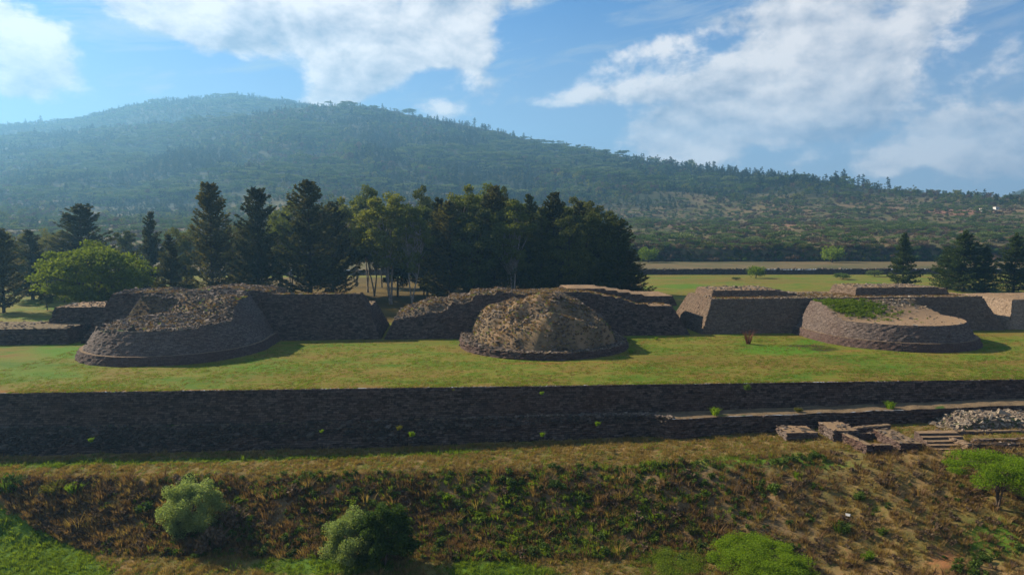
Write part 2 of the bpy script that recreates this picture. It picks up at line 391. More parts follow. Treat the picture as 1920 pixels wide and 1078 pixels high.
# ------------------------------------------------------------------ ground meshes
def low_attr(X, Y):
    px, py = pxy(X, Y, zlow(X, Y)); D = ywall(X)-Y
    n = fbm(X, Y, .12, 4, 41)
    g = .9*ell(px, py, 600, 1060, 170, 26)+.8*ell(px, py, 950, 1072, 130, 22)+.95*sst(py+.55*(110-px), 975, 1030)*sst(-px, -330, -120)+.5*ell(px, py, 1400, 870, 200, 30)+.3*ell(px, py, 800, 875, 500, 10)+.25*sst(n, .1, .5)
    g = g+.55*np.exp(-((D-6.5)/1.6)**2)*sst(-X, -25, 10)
    d0 = np.interp(X, [-80, -30, 20, 45, 80], [11.0, 12, 14.0, 18, 20]); wd = np.interp(X, [-80, -55, -20, 15, 40, 80], [6.5, 8.0, 10.0, 12, 18, 20])
    bk = sst(D, d0-1, d0+2)*(1-sst(D, d0+wd-1, d0+wd+4))*(1-.65*sst(px, 1350, 1650))
    r = .8*ell(px, py, 1770, 1050, 45, 40)+.35*ell(px, py, 1590, 1040, 50, 30)+.3*ell(px, py, 1660, 950, 150, 35)+.3*ell(px, py, 1500, 1000, 60, 30)
    g = g+.75*ell(px, py, 1860, 1010, 110, 60)+.4*ell(px, py, 1500, 870, 160, 18)
    gl = sst(py+.55*(110-px), 975, 1030)*sst(-px, -330, -120); bk = bk*(1-.85*gl)
    return dict(green=g, bank=bk*.9, rust=r*.9)
xs = np.concatenate([np.linspace(-260, -90, 60), np.linspace(-89.5, 95, 520), np.linspace(96, 260, 60)])
s_ = np.concatenate([np.linspace(0, 1, 60)[:-1]*60, np.linspace(60, 96, 170)[1:]]) # depth parameter up to the wall
def warp_low(X, T):
    Y = np.where(T < 60, -140+T/60*190, 50+(T-60)/36*(ywall(X)+.6-50)); return X, Y
g = obj('ground', gridmesh('ground', xs, s_, zlow, M_low, low_attr, warp_low)); tag(g, 'grassy slope and weedy bank below the great retaining wall', kind='structure')

def plat_attr(X, Y):
    px, py = pxy(X, Y, 0)
    g = ell(px, py, 150, 655, 120, 20)+.9*ell(px, py, 60, 700, 220, 18)*.6+ell(px, py, 1460, 657, 110, 11)+.7*ell(px, py, 1520, 640, 40, 7)+.7*ell(px, py, 820, 643, 60, 6)\
        +.7*ell(px, py, 500, 690, 200, 12)+.6*ell(px, py, 660, 645, 100, 6)+.6*ell(px, py, 1850, 672, 120, 8)+.8*ell(px, py, 1290, 537, 70, 5)+.5*ell(px, py, 1400, 496, 300, 4)
    b = .7*ell(px, py, 720, 728, 200, 7)+.6*ell(px, py, 690, 672, 60, 10)+.65*ell(px, py, 1260, 672, 120, 9)+.5*ell(px, py, 1350, 700, 300, 10)+.55*ell(px, py, 1320, 527, 140, 7)+.5*ell(px, py, 1600, 715, 300, 6)
    r = ell(px, py, 140, 733, 220, 5)*.9+.65*ell(px, py, 1000, 681, 130, 4)+.6*ell(px, py, 1590, 658, 70, 4)+.6*np.exp(-((Y-ywall(X)-.3)/.5)**2)+.55*ell(px, py, 1200, 679, 90, 5)
    lit = sst(Y, 150, 168)*(1-sst(px, 1195, 1215))*sst(px, 330, 420)*(1-sst(Y, 300, 325))
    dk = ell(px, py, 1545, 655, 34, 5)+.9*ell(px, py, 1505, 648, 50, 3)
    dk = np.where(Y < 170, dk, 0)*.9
    return dict(green=g, brown=b, rust=r, litter=lit*.95, dark=dk)
xs = np.concatenate([np.linspace(-700, -130, 40), np.linspace(-128, 150, 420), np.linspace(155, 700, 40)])
ts = np.concatenate([np.linspace(0, 1, 230)[:-1]*.45, np.linspace(.45, 1, 130)])
def warp_plat(X, T):
    yw = ywall(X)+.15; yt = yterr(X)+.3
    return X, np.where(T < .45, yw+T/.45*60, yw+60+(T-.45)/.55*(yt-yw-60))
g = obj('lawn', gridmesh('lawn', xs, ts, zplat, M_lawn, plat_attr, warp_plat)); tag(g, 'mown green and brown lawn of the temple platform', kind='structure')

us = np.concatenate([np.linspace(-1.9, -.85, 40), np.linspace(-.84, .84, 420), np.linspace(.85, 1.9, 40)])
yv = np.concatenate([np.linspace(0, 1, 26)[:-1], np.geomspace(1, 13.5, 300)])
def warp_hill(U, T):
    base = 330.0
    Y = np.where(T < 1, base+T*85, 415*np.power(T, .90))
    Xn = U*np.maximum(Y, 415)
    Y = np.where(T <= 0, yterr(Xn), Y+.0); return Xn, np.maximum(Y, yterr(Xn)-.0)
def hill_attr(X, Y):
    px, py = pxy(X, Y, zhill(X, Y))
    fr = sst(Y, 850, 1200)*(.6+.4*sst(fbm(X, Y, .006, 3, 15), -.4, .2))
    r = .9*ell(px, py, 1790, 398, 70, 7)+.55*sst(fbm(X, Y, .02, 3, 66), .25, .6)*sst(px, 1150, 1300)*(Y < 800)+.8*ell(px, py, 1300, 425, 120, 8)*.6
    return dict(forest=fr, rust=r)
hm = gridmesh('hillside', us, yv, zhill, M_hill, hill_attr, warp_hill)
g = obj('hillside', hm); tag(g, 'wooded mountain rising behind the ruins, fading into blue haze', kind='structure')

# ================================================================== STONEWORK
def stones(name, pts, size, m, parent, seed=1, flat=.35, tilt=.5):
    r = np.random.default_rng(seed); n = len(pts)
    if n == 0: return None
    s = size*r.lognormal(0, .42, n)
    dims = np.stack([s, s*r.uniform(.5, .95, n), s*flat*r.uniform(.5, 1.4, n)], -1)*.5
    c = np.array([[x, y, z] for z in (-1, 1) for y in (-1, 1) for x in (-1, 1)], float)
    c = c[None]*(1+r.uniform(-.22, .22, (n, 8, 3)))*dims[:, None]
    az_ = r.uniform(0, 6.283, n); tx = r.normal(0, tilt, n); ty = r.normal(0, tilt, n)
    cx_, sx_, cy_, sy_ = np.cos(tx), np.sin(tx), np.cos(ty), np.sin(ty)
    y1 = c[..., 1]*cx_[:, None]-c[..., 2]*sx_[:, None]; z1 = c[..., 1]*sx_[:, None]+c[..., 2]*cx_[:, None]
    x2 = c[..., 0]*cy_[:, None]+z1*sy_[:, None]; z2 = -c[..., 0]*sy_[:, None]+z1*cy_[:, None]
    ca, sa = np.cos(az_)[:, None], np.sin(az_)[:, None]
    v = np.stack([x2*ca-y1*sa, x2*sa+y1*ca, z2], -1)+np.asarray(pts)[:, None]
    q = np.array([[0, 2, 3, 1], [4, 5, 7, 6], [0, 1, 5, 4], [2, 6, 7, 3], [0, 4, 6, 2], [1, 3, 7, 5]])
    f = (q[None]+8*np.arange(n)[:, None, None]).reshape(-1, 4)
    o = obj(name, mesh_np(name, v.reshape(-1, 3), f, m), parent); o['kind'] = 'stuff'; return o

def shell(outl, T, z0=0.0, batter=.5, ch=.42, zmax=12, seed=3, lean=.6, jit=.06):
    """courses of masonry stepping back; outl(d) gives the plan outline pulled in by d (same point count);
       each stretch of wall stops at the course below its top T(x, y)"""
    r = np.random.default_rng(seed)
    base = outl(0.0); N = len(base); dist = np.concatenate([[0], np.cumsum(np.hypot(*np.diff(base, axis=0).T))])
    V, UV, rings = [], [], []
    frozen = np.zeros(N, bool); cur = None; k = 0
    def ring(d, z, prev):
        nonlocal V
        pts = outl(d); jj = r.normal(0, jit, (N, 2)); idx = np.empty(N, int)
        for i in range(N):
            if prev is not None and frozen[i]: idx[i] = prev[i]; continue
            idx[i] = len(V); V.append((pts[i, 0]+jj[i, 0], pts[i, 1]+jj[i, 1], z+(r.normal(0, .02) if z > z0 else 0))); UV.append((dist[i], z))
        return idx
    cur = ring(0, z0, None); rings.append(cur)
    while z0+k*ch < zmax and not frozen.all():
        h = k*ch; d = batter*h
        top = outl(d+batter*ch); Tt = T(top[:, 0], top[:, 1])
        frozen |= Tt < z0+h+ch*.5
        cur = ring(d+batter*ch*lean, z0+h+ch, cur); rings.append(cur)
        cur = ring(d+batter*ch, z0+h+ch, cur); rings.append(cur); k += 1
    Fc = []
    for a, b_ in zip(rings[:-1], rings[1:]):
        for i in range(N-1):
            q = [a[i], a[i+1], b_[i+1], b_[i]]; u = []
            for x in q:
                if x not in u: u.append(x)
            if len(u) >= 3: Fc.append(tuple(u))
    return np.array(V), Fc, np.array(UV), cur
def resample(pts, ds=.6, closed=False):
    pts = np.asarray(pts, float); out = []
    for a, b_ in zip(pts[:-1], pts[1:]):
        n = max(1, int(np.hypot(*(b_-a))/ds))
        for i in range(n): out.append(a+(b_-a)*i/n)
    out.append(pts[-1]); return np.array(out)
class Frame:
    def __init__(s, ox, oy, rot):
        s.o = np.array([ox, oy]); s.c, s.s = math.cos(rot), math.sin(rot)
    def w(s, uv):
        uv = np.asarray(uv, float); return np.stack([s.o[0]+uv[..., 0]*s.c-uv[..., 1]*s.s, s.o[1]+uv[..., 0]*s.s+uv[..., 1]*s.c], -1)
    def l(s, x, y):
        dx_, dy_ = np.asarray(x)-s.o[0], np.asarray(y)-s.o[1]; return dx_*s.c+dy_*s.s, -dx_*s.s+dy_*s.c
def rect_outl(fr, u0, u1, v0, v1, ds=.6):
    def f(d, n=[None]):
        if n[0] is None: n[0] = (max(2, int((u1-u0)/ds)), max(2, int((v1-v0)/ds)))
        nu, nv = n[0]
        a, b_, c, e = u0+d, u1-d, v0+d, v1-d
        if b_ < a: a = b_ = (a+b_)/2
        if e < c: c = e = (c+e)/2
        p = [(a+(b_-a)*i/nu, c) for i in range(nu)]+[(b_, c+(e-c)*i/nv) for i in range(nv)]+[(b_-(b_-a)*i/nu, e) for i in range(nu)]+[(a, e-(e-c)*i/nv) for i in range(nv)]+[(a, c)]
        return fr.w(np.array(p))
    return f
def nose_outl(fr, Rr, L, ds=.6):
    na = int(Rr*math.pi/ds); ns = int(L/ds)
    def f(d):
        r_ = Rr-d
        p = [(-r_, L*(1-i/ns)) for i in range(ns)]+[(r_*math.cos(math.pi+math.pi*i/na), r_*math.sin(math.pi+math.pi*i/na)) for i in range(na+1)]+[(r_, L*(i+1)/ns) for i in range(ns)]
        return fr.w(np.array(p))
    return f
def cap(V, top, fr, axis, T, steps=14, rough=.25, seed=5, zoff=.0):
    """top of the fill inside the walls: from the wall head in to an axis, at height T"""
    ring = V[top]; lu, lv = fr.l(ring[:, 0], ring[:, 1]); (a0, b0), (a1, b1) = axis
    cu = np.clip(lu, a0, a1) if a1 > a0 else np.full_like(lu, a0); cv = np.clip(lv, b0, b1) if b1 > b0 else np.full_like(lv, b0)
    C = fr.w(np.stack([cu, cv], -1)); N = len(ring); vs = [ring]
    for s in range(1, steps+1):
        t = s/steps; xy = ring[:, :2]*(1-t)+C*t
        z = T(xy[:, 0], xy[:, 1])+rough*fbm(xy[:, 0], xy[:, 1], .8, 4, seed)*min(1, t*3)
        z = np.where(t < .15, ring[:, 2]*.5+z*.5, z)+zoff
        vs.append(np.concatenate([xy, z[:, None]], 1))
    v = np.concatenate(vs); i = np.arange(N-1)[None, :]+N*np.arange(steps)[:, None]
    f = np.stack([i, i+1, i+N+1, i+N], -1).reshape(-1, 4)
    return v, f
def surf_pts(v, f, n, seed, wf=None, lift=.05):
    """random points on a quad mesh, thinned by wf(x, y)"""
    r = np.random.default_rng(seed)
    a, b_, c, d = (v[f[:, i]] for i in range(4))
    ar = np.linalg.norm(np.cross(c-a, d-b_), axis=1)
    k = r.choice(len(f), n, p=ar/ar.sum()); s, t = r.random((n, 1)), r.random((n, 1))
    p = (a[k]*(1-s)+b_[k]*s)*(1-t)+(d[k]*(1-s)+c[k]*s)*t; p[:, 2] += lift
    if wf is not None: p = p[r.random(n) < wf(p[:, 0], p[:, 1])]
    return p
def capobj(name, v, f, parent, green=None, tan=None):
    x, y = v[:, 0], v[:, 1]
    return obj(name, mesh_np(name, v, f, M_top, smooth=True, attrs=dict(green=green(x, y) if green else 0*x, tan=tan(x, y) if tan else 0*x)), parent)

ROT = R(5.3)
Cl, Cc, Cr = Frame(-61.2, 123.9, ROT), Frame(6.1, 129.4, ROT), Frame(76.0, 136.6, ROT)
RV0, RV1 = 8.6, 29.5

# ---- left yacata
def TL(x, y):
    u, v = Cl.l(x, y)
    front = 5.3+.02*u
    t = front-.3*sst(-u, 2, 12)+3.6*sst(v+.7*u, 1.2, 9.0)
    t = t+1.25*np.exp(-(((u+2)/7.5)**2+((v-1.5)/5)**2))
    t = t+sst(v, 7, 10)*(1.1*np.exp(-((u-3)/9)**2)-.15)
    t = np.where((u > 13) & (v > 8), 8.75, t)
    t = np.where((u < -3) & (v > 8), 9.2+.35*fbm(x, y, .3, 2, 3)-.8*sst(u, -10, -3), t)
    # the core has sunk behind the east wing's facing
    t = t-3.0*sst(u, 13, 16)*sst(v, 15, 19)
    return t
ya = empty('yacata', (-61.2, 123.9, 0)); tag(ya, 'stepped stone pyramid nearest the left, round front intact with grey rubble heaped on top', 'pyramid')
def up(o): o.matrix_parent_inverse = o.parent.matrix_world.inverted() if False else __import__('mathutils').Matrix.Translation(-o.parent.location); return o
def part(name, V, Fc, UV, m, parent): return up(obj(name, mesh_np(name, V, Fc, m, uv=UV), parent))
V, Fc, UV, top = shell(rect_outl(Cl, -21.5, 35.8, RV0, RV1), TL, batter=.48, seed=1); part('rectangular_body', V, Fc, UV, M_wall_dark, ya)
v, f = cap(V, top, Cl, ((-11.5, (RV0+RV1)/2), (27, (RV0+RV1)/2)), TL, seed=2); up(capobj('rubble_fill', v, f, ya))
s1 = surf_pts(v, f, 5200, 3, lambda x, y: np.where(Cl.l(x, y)[0] < 15, 1, .12))
V, Fc, UV, top = shell(nose_outl(Cl, 14.9, 11), TL, z0=1.45, batter=.66, seed=2, lean=.75); part('round_body', V, Fc, UV, M_wall, ya)
v, f = cap(V, top, Cl, ((0, 0), (0, 11)), TL, seed=6); up(capobj('mound_top', v, f, ya, green=lambda x, y: .55*sst(fbm(x, y, .35, 3, 8), .1, .5)+.5*sst(-Cl.l(x, y)[0]-Cl.l(x, y)[1]*.3, 4, 10)*.8))
s2 = surf_pts(v, f, 9500, 4, lambda x, y: .3+.7*sst(fbm(x, y, .3, 3, 44), -.35, .15))
V, Fc, UV, top = shell(nose_outl(Cl, 16.1, 11), lambda x, y: 0*x+1.5, batter=.5, ch=.5, seed=4); part('base_course', V, Fc, UV, M_wall_red, ya)
v, f = cap(V, top, Cl, ((0, 0), (0, 11)), lambda x, y: 0*x+1.52, steps=6, rough=.05); up(capobj('base_ledge', v, f, ya, tan=lambda x, y: 0*x+.6))
up(stones('loose_stones', np.concatenate([s1, s2]), .30, M_stone, ya, 7, tilt=.38))

# ---- middle yacata
def TC(x, y):
    u, v = Cc.l(x, y)
    left = np.interp(u, [-32, -26, -18, -17.5, -13.5, -13, -8], [3.2, 3.7, 4.4, 5.4, 5.9, 7.0, 8.0])
    mid = 8.5+0*u
    right = np.interp(u, [8, 12, 17.5, 22, 40], [8.6, 8.4, 7.6, 6.1, 6.0])
    t = np.where(u < -8, left, np.where(u > 8, right, mid))
    back = sst(v, 9, 15)
    t = t+back*np.where(u < -4, np.interp(u, [-32, -22, -14, -4], [.2, 3.0, 1.9, 0]), 0)+.4*back*np.exp(-((u-8)/6)**2)
    t = t-sst(v, 22, 27)*1.2
    return t
yc = empty('yacata', (6.1, 129.4, 0)); tag(yc, 'middle stone pyramid, its round front collapsed into a big brown mound ringed by low wall', 'pyramid')
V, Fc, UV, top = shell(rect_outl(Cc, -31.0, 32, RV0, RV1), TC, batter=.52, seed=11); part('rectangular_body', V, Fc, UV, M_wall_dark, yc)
v, f = cap(V, top, Cc, ((-22, (RV0+RV1)/2), (21, (RV0+RV1)/2)), TC, seed=12)
up(capobj('rubble_fill', v, f, yc, tan=lambda x, y: .9*sst(Cc.l(x, y)[0], 6, 12)))
s1 = surf_pts(v, f, 5200, 13, lambda x, y: np.interp(Cc.l(x, y)[0], [-12, 2, 10], [1, .5, .08]))
TU = lambda x, y: np.interp(Cc.l(x, y)[0], [0, 14, 17, 22, 26, 40], [9.4, 9.3, 8.8, 8.0, 7.5, 7.4])
V, Fc, UV, top = shell(rect_outl(Cc, 6, 31.5, RV0+7, RV1-1), TU, z0=5.4, batter=.4, seed=14); part('upper_tier', V, Fc, UV, M_wall_dark, yc)
v, f = cap(V, top, Cc, ((12, 20), (26, 20)), TU, seed=15); up(capobj('upper_fill', v, f, yc, tan=lambda x, y: 0*x+.8))
def TM(x, y):
    u, v = Cc.l(x, y)
    vv = np.maximum(0, -v); side = np.abs(u)
    dd = np.where(v < 0, np.hypot(u, v), side)
    rr = 13.6+.8*fbm(u, v, .18, 3, 5)
    prof = np.clip(1-(dd/rr)**3.8, 0, 1)
    z = 7.5*prof**.68+.4*(prof > 0)
    z = z-2.3*np.exp(-(((u+1.5+.4*v)/6.5)**2+((v+6.6)/2.3)**2))          # hollow
    z = z+1.7*np.exp(-(((u-1)/7)**2+((v+10.2)/1.4)**2))*prof          # bench in front of it
    z = z-.8*np.exp(-(((u-6)/3)**2+((v+8)/2.0)**2))-1.1*sst(-u, 1, 9)*prof+.8*np.exp(-(((u-2)/3.5)**2+((v-1)/3)**2))
    z = z+.55*np.exp(-(((u-8)/3)**2+((v-5)/3)**2))
    z = z+(1.7*fbm(u, v, .2, 2, 86)+.75*fbm(u, v, .4, 5, 6)+.5*(.4-np.abs(fbm(u+v, v-u, .22, 3, 26))))*prof**.3-.5*sst(np.abs(u), 11, 14)
    return np.where(dd > 14.6, -1, np.maximum(z, .15))
gu, gv = np.meshgrid(np.linspace(-14.5, 14.5, 120), np.linspace(-14.6, 14, 120))
w_ = Cc.w(np.stack([gu, gv], -1)); z = TM(w_[..., 0], w_[..., 1]); v = np.concatenate([w_, z[..., None]], -1).reshape(-1, 3)
i = np.arange(119)[None, :]+120*np.arange(119)[:, None]; f = np.stack([i, i+1, i+121, i+120], -1).reshape(-1, 4)
f = f[(v[f][:, :, 2] > -.5).all(1)]
up(capobj('earth_mound', v, f, yc, green=lambda x, y: .35*sst(fbm(x, y, .3, 3, 18), .1, .5), tan=lambda x, y: .8*sst(fbm(x, y, .22, 4, 19), -.25, .4)))
s2 = surf_pts(v, f, 6000, 16, lambda x, y: .25+.75*sst(fbm(x, y, .22, 3, 20), -.15, .25)*sst(-Cc.l(x, y)[1], -9, -6))
V, Fc, UV, top = shell(nose_outl(Cc, 16.0, 9), lambda x, y: 1.25+.3*fbm(x, y, .3, 2, 9), batter=.3, ch=.3, seed=17, jit=.12); part('ring_wall', V, Fc, UV, M_wall_red, yc)
v, f = cap(V, top, Cc, ((0, 0), (0, 9)), lambda x, y: 0*x+1.1, steps=10, rough=.2)
v, f = v, f[:(len(f)//10)*3]; up(capobj('ring_wall_top', v, f, yc)); s3 = surf_pts(v, f, 2200, 21)
up(stones('loose_stones', np.concatenate([s1, s2]), .29, M_stone, yc, 22, tilt=.38)); up(stones('ring_wall_stones', s3, .26, M_stone, yc, 23, tilt=.25))

# ---- right yacata
def TR(x, y):
    u, v = Cr.l(x, y)
    t = 4.25+2.6*sst(v-.28*u, -4, 9.5)
    return np.where(v > RV0-.6, 7.0+0*u, t)+.0*u
yr_ = empty('yacata', (76.0, 136.6, 0)); tag(yr_, 'stone pyramid at the right with flat-topped round front, bright green weeds and bare tan top', 'pyramid')
V, Fc, UV, top = shell(rect_outl(Cr, -35.5, 33, RV0, RV1), TR, batter=.46, seed=31); part('rectangular_body', V, Fc, UV, M_wall_mid, yr_)
v, f = cap(V, top, Cr, ((-25, (RV0+RV1)/2), (23, (RV0+RV1)/2)), TR, seed=32)
up(capobj('rubble_fill', v, f, yr_, tan=lambda x, y: 0*x+.85, green=lambda x, y: .8*np.exp(-((Cr.l(x, y)[0]+8)/9)**2)))
s1 = surf_pts(v, f, 4200, 33, lambda x, y: .15+.85*np.exp(-((Cr.l(x, y)[0]+12)/8)**2)+.5*np.exp(-((Cr.l(x, y)[0]-12)/8)**2))
for (a, b_, hgt, sd) in ((-34.5, -9, 8.6, 34), (-1, 26, 8.9, 35)):
    TU = (lambda hh, aa, bb: lambda x, y: hh-1.2*sst(Cr.l(x, y)[0], bb-8, bb)*(1 if aa < -5 else .3)-.5*sst(-Cr.l(x, y)[0], -aa-5, -aa)*(0 if aa < -5 else 1))(hgt, a, b_)
    V, Fc, UV, top = shell(rect_outl(Cr, a+4, b_, RV0+8, RV1-2), TU, z0=6.7, batter=.35, seed=sd, ch=.35); part('upper_tier', V, Fc, UV, M_wall_mid, yr_)
    v, f = cap(V, top, Cr, ((a+9, 22), (b_-6, 22)), TU, seed=sd); up(capobj('upper_fill', v, f, yr_, tan=lambda x, y: 0*x+.9))
    s1 = np.concatenate([s1, surf_pts(v, f, 500, sd)])
V, Fc, UV, top = shell(nose_outl(Cr, 14.6, 9), TR, z0=1.5, batter=.55, seed=36, lean=.75); part('round_body', V, Fc, UV, M_wall, yr_)
v, f = cap(V, top, Cr, ((0, 0), (0, 9)), TR, seed=37, rough=.12)
gr = lambda x, y: 1.3*np.exp(-(((Cr.l(x, y)[0]+7)/6.5)**2+((Cr.l(x, y)[1]-5)/5.5)**2))
up(capobj('flat_top', v, f, yr_, tan=lambda x, y: 1.0*sst(-Cr.l(x, y)[1]+Cr.l(x, y)[0]*.3, -5, -1), green=gr))
s2 = surf_pts(v, f, 2600, 38, lambda x, y: .04+.9*sst(Cr.l(x, y)[1]-.28*Cr.l(x, y)[0], 1, 6)*(1-.8*np.clip(gr(x, y), 0, 1)))
V, Fc, UV, top = shell(nose_outl(Cr, 15.8, 9), lambda x, y: 0*x+1.5, batter=.45, ch=.5, seed=39); part('base_course', V, Fc, UV, M_wall_red, yr_)
v, f = cap(V, top, Cr, ((0, 0), (0, 9)), lambda x, y: 0*x+1.52, steps=6, rough=.05); up(capobj('base_ledge', v, f, yr_, tan=lambda x, y: 0*x+.4))
up(stones('loose_stones', np.concatenate([s1, s2]), .25, M_stone_pale, yr_, 40, tilt=.3))

# ---- the next yacata, only its lit corner reaches the frame
Cn = Frame(144.5, 143.5, ROT)
yn = empty('yacata', (144.5, 143.5, 0)); tag(yn, 'sunlit left corner of a further stone pyramid cut off by the right edge', 'pyramid')
TN = lambda x, y: 6.5+0*x
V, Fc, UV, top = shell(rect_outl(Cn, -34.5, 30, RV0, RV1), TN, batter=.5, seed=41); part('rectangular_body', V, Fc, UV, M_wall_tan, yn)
v, f = cap(V, top, Cn, ((-22, 19), (20, 19)), TN, seed=42); up(capobj('rubble_fill', v, f, yn, tan=lambda x, y: 0*x+.8))

# ---- low ruins left of the first yacata
def simple_block(name, label, cat, fr, u0, u1, v0, v1, h, z0, m, seed, batter=.3, tan=.5, green=0, n=300, sz=.3, ch=.3, gone=None, ds=.5):
    e = empty(name, (*fr.w((0, 0)), z0)); tag(e, label, cat)
    T = gone or (lambda x, y: 0*x+z0+h)
    V, Fc, UV, top = shell(rect_outl(fr, u0, u1, v0, v1, ds), T, z0=z0-.35, batter=batter, ch=ch, seed=seed, jit=.075); part('facing', V, Fc, UV, m, e)
    hw = (v1-v0)/2; ins = min(hw, (u1-u0)/2)*.95
    ax = ((u0+ins, v0+hw), (u1-ins, v0+hw)) if (u1-u0) >= (v1-v0) else (((u0+u1)/2, v0+ins), ((u0+u1)/2, v1-ins))
    v, f = cap(V, top, fr, ax, T, steps=6, rough=.1, seed=seed)
    up(capobj('top_fill', v, f, e, tan=lambda x, y: 0*x+tan, green=lambda x, y: 0*x+green))
    if n: up(stones('coping_stones', surf_pts(v, f, n, seed), sz, M_stone, e, seed, tilt=.2))
    return e
Fl = Frame(-84, 131, ROT)
simple_block('low_platform', 'long low dark stone platform at the left edge with grass on top', 'platform', Fl, -70, -1, -1.2, 12, 3.0, 0, M_wall_dark, 51, tan=.25, green=.35, n=500)
Fl2 = Frame(-84, 137, ROT)
simple_block('square_platform', 'small square stone platform with bare tan top between low wall and left pyramid', 'platform', Fl2, -10, 4, 1, 14, 3.3, 2.9, M_wall_dark, 52, tan=.9, n=150)
Fl3 = Frame(-70, 150, ROT)

# ================================================================== RETAINING WALL
rw = empty('retaining_wall', (0, float(ywall(0)), 0)); tag(rw, 'very long dark stone retaining wall holding up the lawn', 'wall')
def strip(xs_, yoff_bot, yoff_top, zb, zt, ch, jit, seed, lean=.6):
    """wall running along X: arrays per x of foot and head offset in front of the wall line"""
    r = np.random.default_rng(seed); K = int(math.ceil(np.max(zt-zb)/ch)); rows = []
    for k in range(K+1):
        for half in (0, 1):
            t = k/K; t2 = min(1, (k+(lean if half else 0))/K)
            yo = yoff_bot+(yoff_top-yoff_bot)*(k/K if half == 0 else t2*.0+(k)/K)
            zz = zb+(zt-zb)*(t if half == 0 else min(1, (k+.98)/K))
            yy = ywall(xs_)-yo+r.normal(0, jit, len(xs_))+.22*fbm(xs_, zz, .16, 3, seed)*(zz < np.max(zt)-.3)
            rows.append(np.stack([xs_, yy, zz+r.normal(0, .015, len(xs_))*(0 < k < K)], -1))
            if k == K: break
    n = len(xs_); v = np.concatenate(rows); i = np.arange(n-1)[None, :]+n*np.arange(len(rows)-1)[:, None]
    f = np.stack([i, i+1, i+n+1, i+n], -1).reshape(-1, 4); uv = np.stack([v[:, 0], v[:, 2]], -1); return v, f, uv
X1 = P(1262, 785, -4.0)[0]
def zledge(X): return np.interp(X, [-300, -30, 5, X1, 70, 260], [-4.6, -4.4, -4.0, -3.9, -2.7, -2.4])+.12*fbm(X, 0*X, .3, 3, 61)
def oledge(X): return np.interp(X, [-300, X1-16, X1-3, X1-1, 260], [1.62, 1.62, 2.7, 4.3, 4.5])
def obase(X): return oledge(X)+np.interp(X, [X1-14, X1-4], [1.45, .55])
xs_ = np.arange(-260, 260, .5)
v, f, uv = strip(xs_, np.full_like(xs_, 1.45), np.full_like(xs_, 0.0), zledge(xs_)-.6, np.full_like(xs_, .02)-.12*np.abs(fbm(xs_, 0*xs_, .35, 3, 8)), .42, .05, 62)
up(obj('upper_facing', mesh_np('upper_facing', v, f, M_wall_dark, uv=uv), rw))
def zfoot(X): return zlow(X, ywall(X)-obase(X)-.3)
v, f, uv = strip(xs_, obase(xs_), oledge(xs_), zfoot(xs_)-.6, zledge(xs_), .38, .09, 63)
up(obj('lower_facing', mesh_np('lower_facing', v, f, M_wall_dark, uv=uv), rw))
lv, lf = [], []
rows = [np.stack([xs_, ywall(xs_)-oledge(xs_)*(1-t)-1.25*t, zledge(xs_)+.12*t+.08*fbm(xs_, 0*xs_+t*3, .8, 3, 3)], -1) for t in np.linspace(0, 1, 7)]
n = len(xs_); v = np.concatenate(rows); i = np.arange(n-1)[None, :]+n*np.arange(6)[:, None]; f = np.stack([i, i+1, i+n+1, i+n], -1).reshape(-1, 4)
up(capobj('ledge_top', v, f, rw, tan=lambda x, y: .2*sst(x, X1-3, X1), green=lambda x, y: .9*sst(fbm(x, y, .3, 3, 2), .1, .5)))
r = np.random.default_rng(64); n = 6000; x = r.uniform(-80, X1-1, n); t = np.clip(r.beta(1.2, 1.0, n)*1.05, 0, 1.05)
yo = obase(x)+(oledge(x)-obase(x))*np.minimum(t, 1)+.05; zz = zfoot(x)+(zledge(x)-zfoot(x))*t
keep = fbm(x, zz*3, .12, 3, 65)+.9*t > .25
up(stones('face_stones', np.stack([x, ywall(x)-yo, zz], -1)[keep], .27, M_stone_dark, rw, 66, tilt=.25))
n = 1500; x = r.uniform(-10, X1, n); o = oledge(x)-r.random(n)*1.2
up(stones('ledge_stones', np.stack([x, ywall(x)-o, zledge(x)+.12], -1)[fbm(x, 0*x, .15, 2, 3) > -.35], .28, M_stone, rw, 67, tilt=.25))
# a row of coping stones along the head of the wall
x = np.arange(-82, 90, .5)+r.uniform(-.1, .1, 344)
up(stones('coping_stones', np.stack([x, ywall(x)+.12, 0*x-.06], -1), .24, M_stone_dark, rw, 68, flat=.25, tilt=.05))

# far terrace wall behind the field
ft = empty('terrace_wall', (120, float(yterr(120)), 0)); tag(ft, 'low dark stone terrace wall crossing the far side of the field', 'wall')
xs_ = np.arange(-500, 500, 1.0)
K = 5; rows = []
for k in range(K+1):
    tt = k/K; rows.append(np.stack([xs_, yterr(xs_)-.5*(1-tt)+np.random.default_rng(k).normal(0, .08, len(xs_)), -.2+tt*(2.75+.5*fbm(xs_, 0*xs_, .05, 4, 71))], -1))
n = len(xs_); v = np.concatenate(rows); i = np.arange(n-1)[None, :]+n*np.arange(K)[:, None]; f = np.stack([i, i+1, i+n+1, i+n], -1).reshape(-1, 4)
up(obj('facing', mesh_np('terrace_facing', v, f, M_wall_dark, uv=np.stack([v[:, 0], v[:, 2]], -1)), ft))
x = r.uniform(-60, 220, 900); up(stones('loose_stones', np.stack([x, yterr(x)+r.uniform(-.3, .5, 900), 2.6+0*x], -1), .6, M_stone, ft, 72))

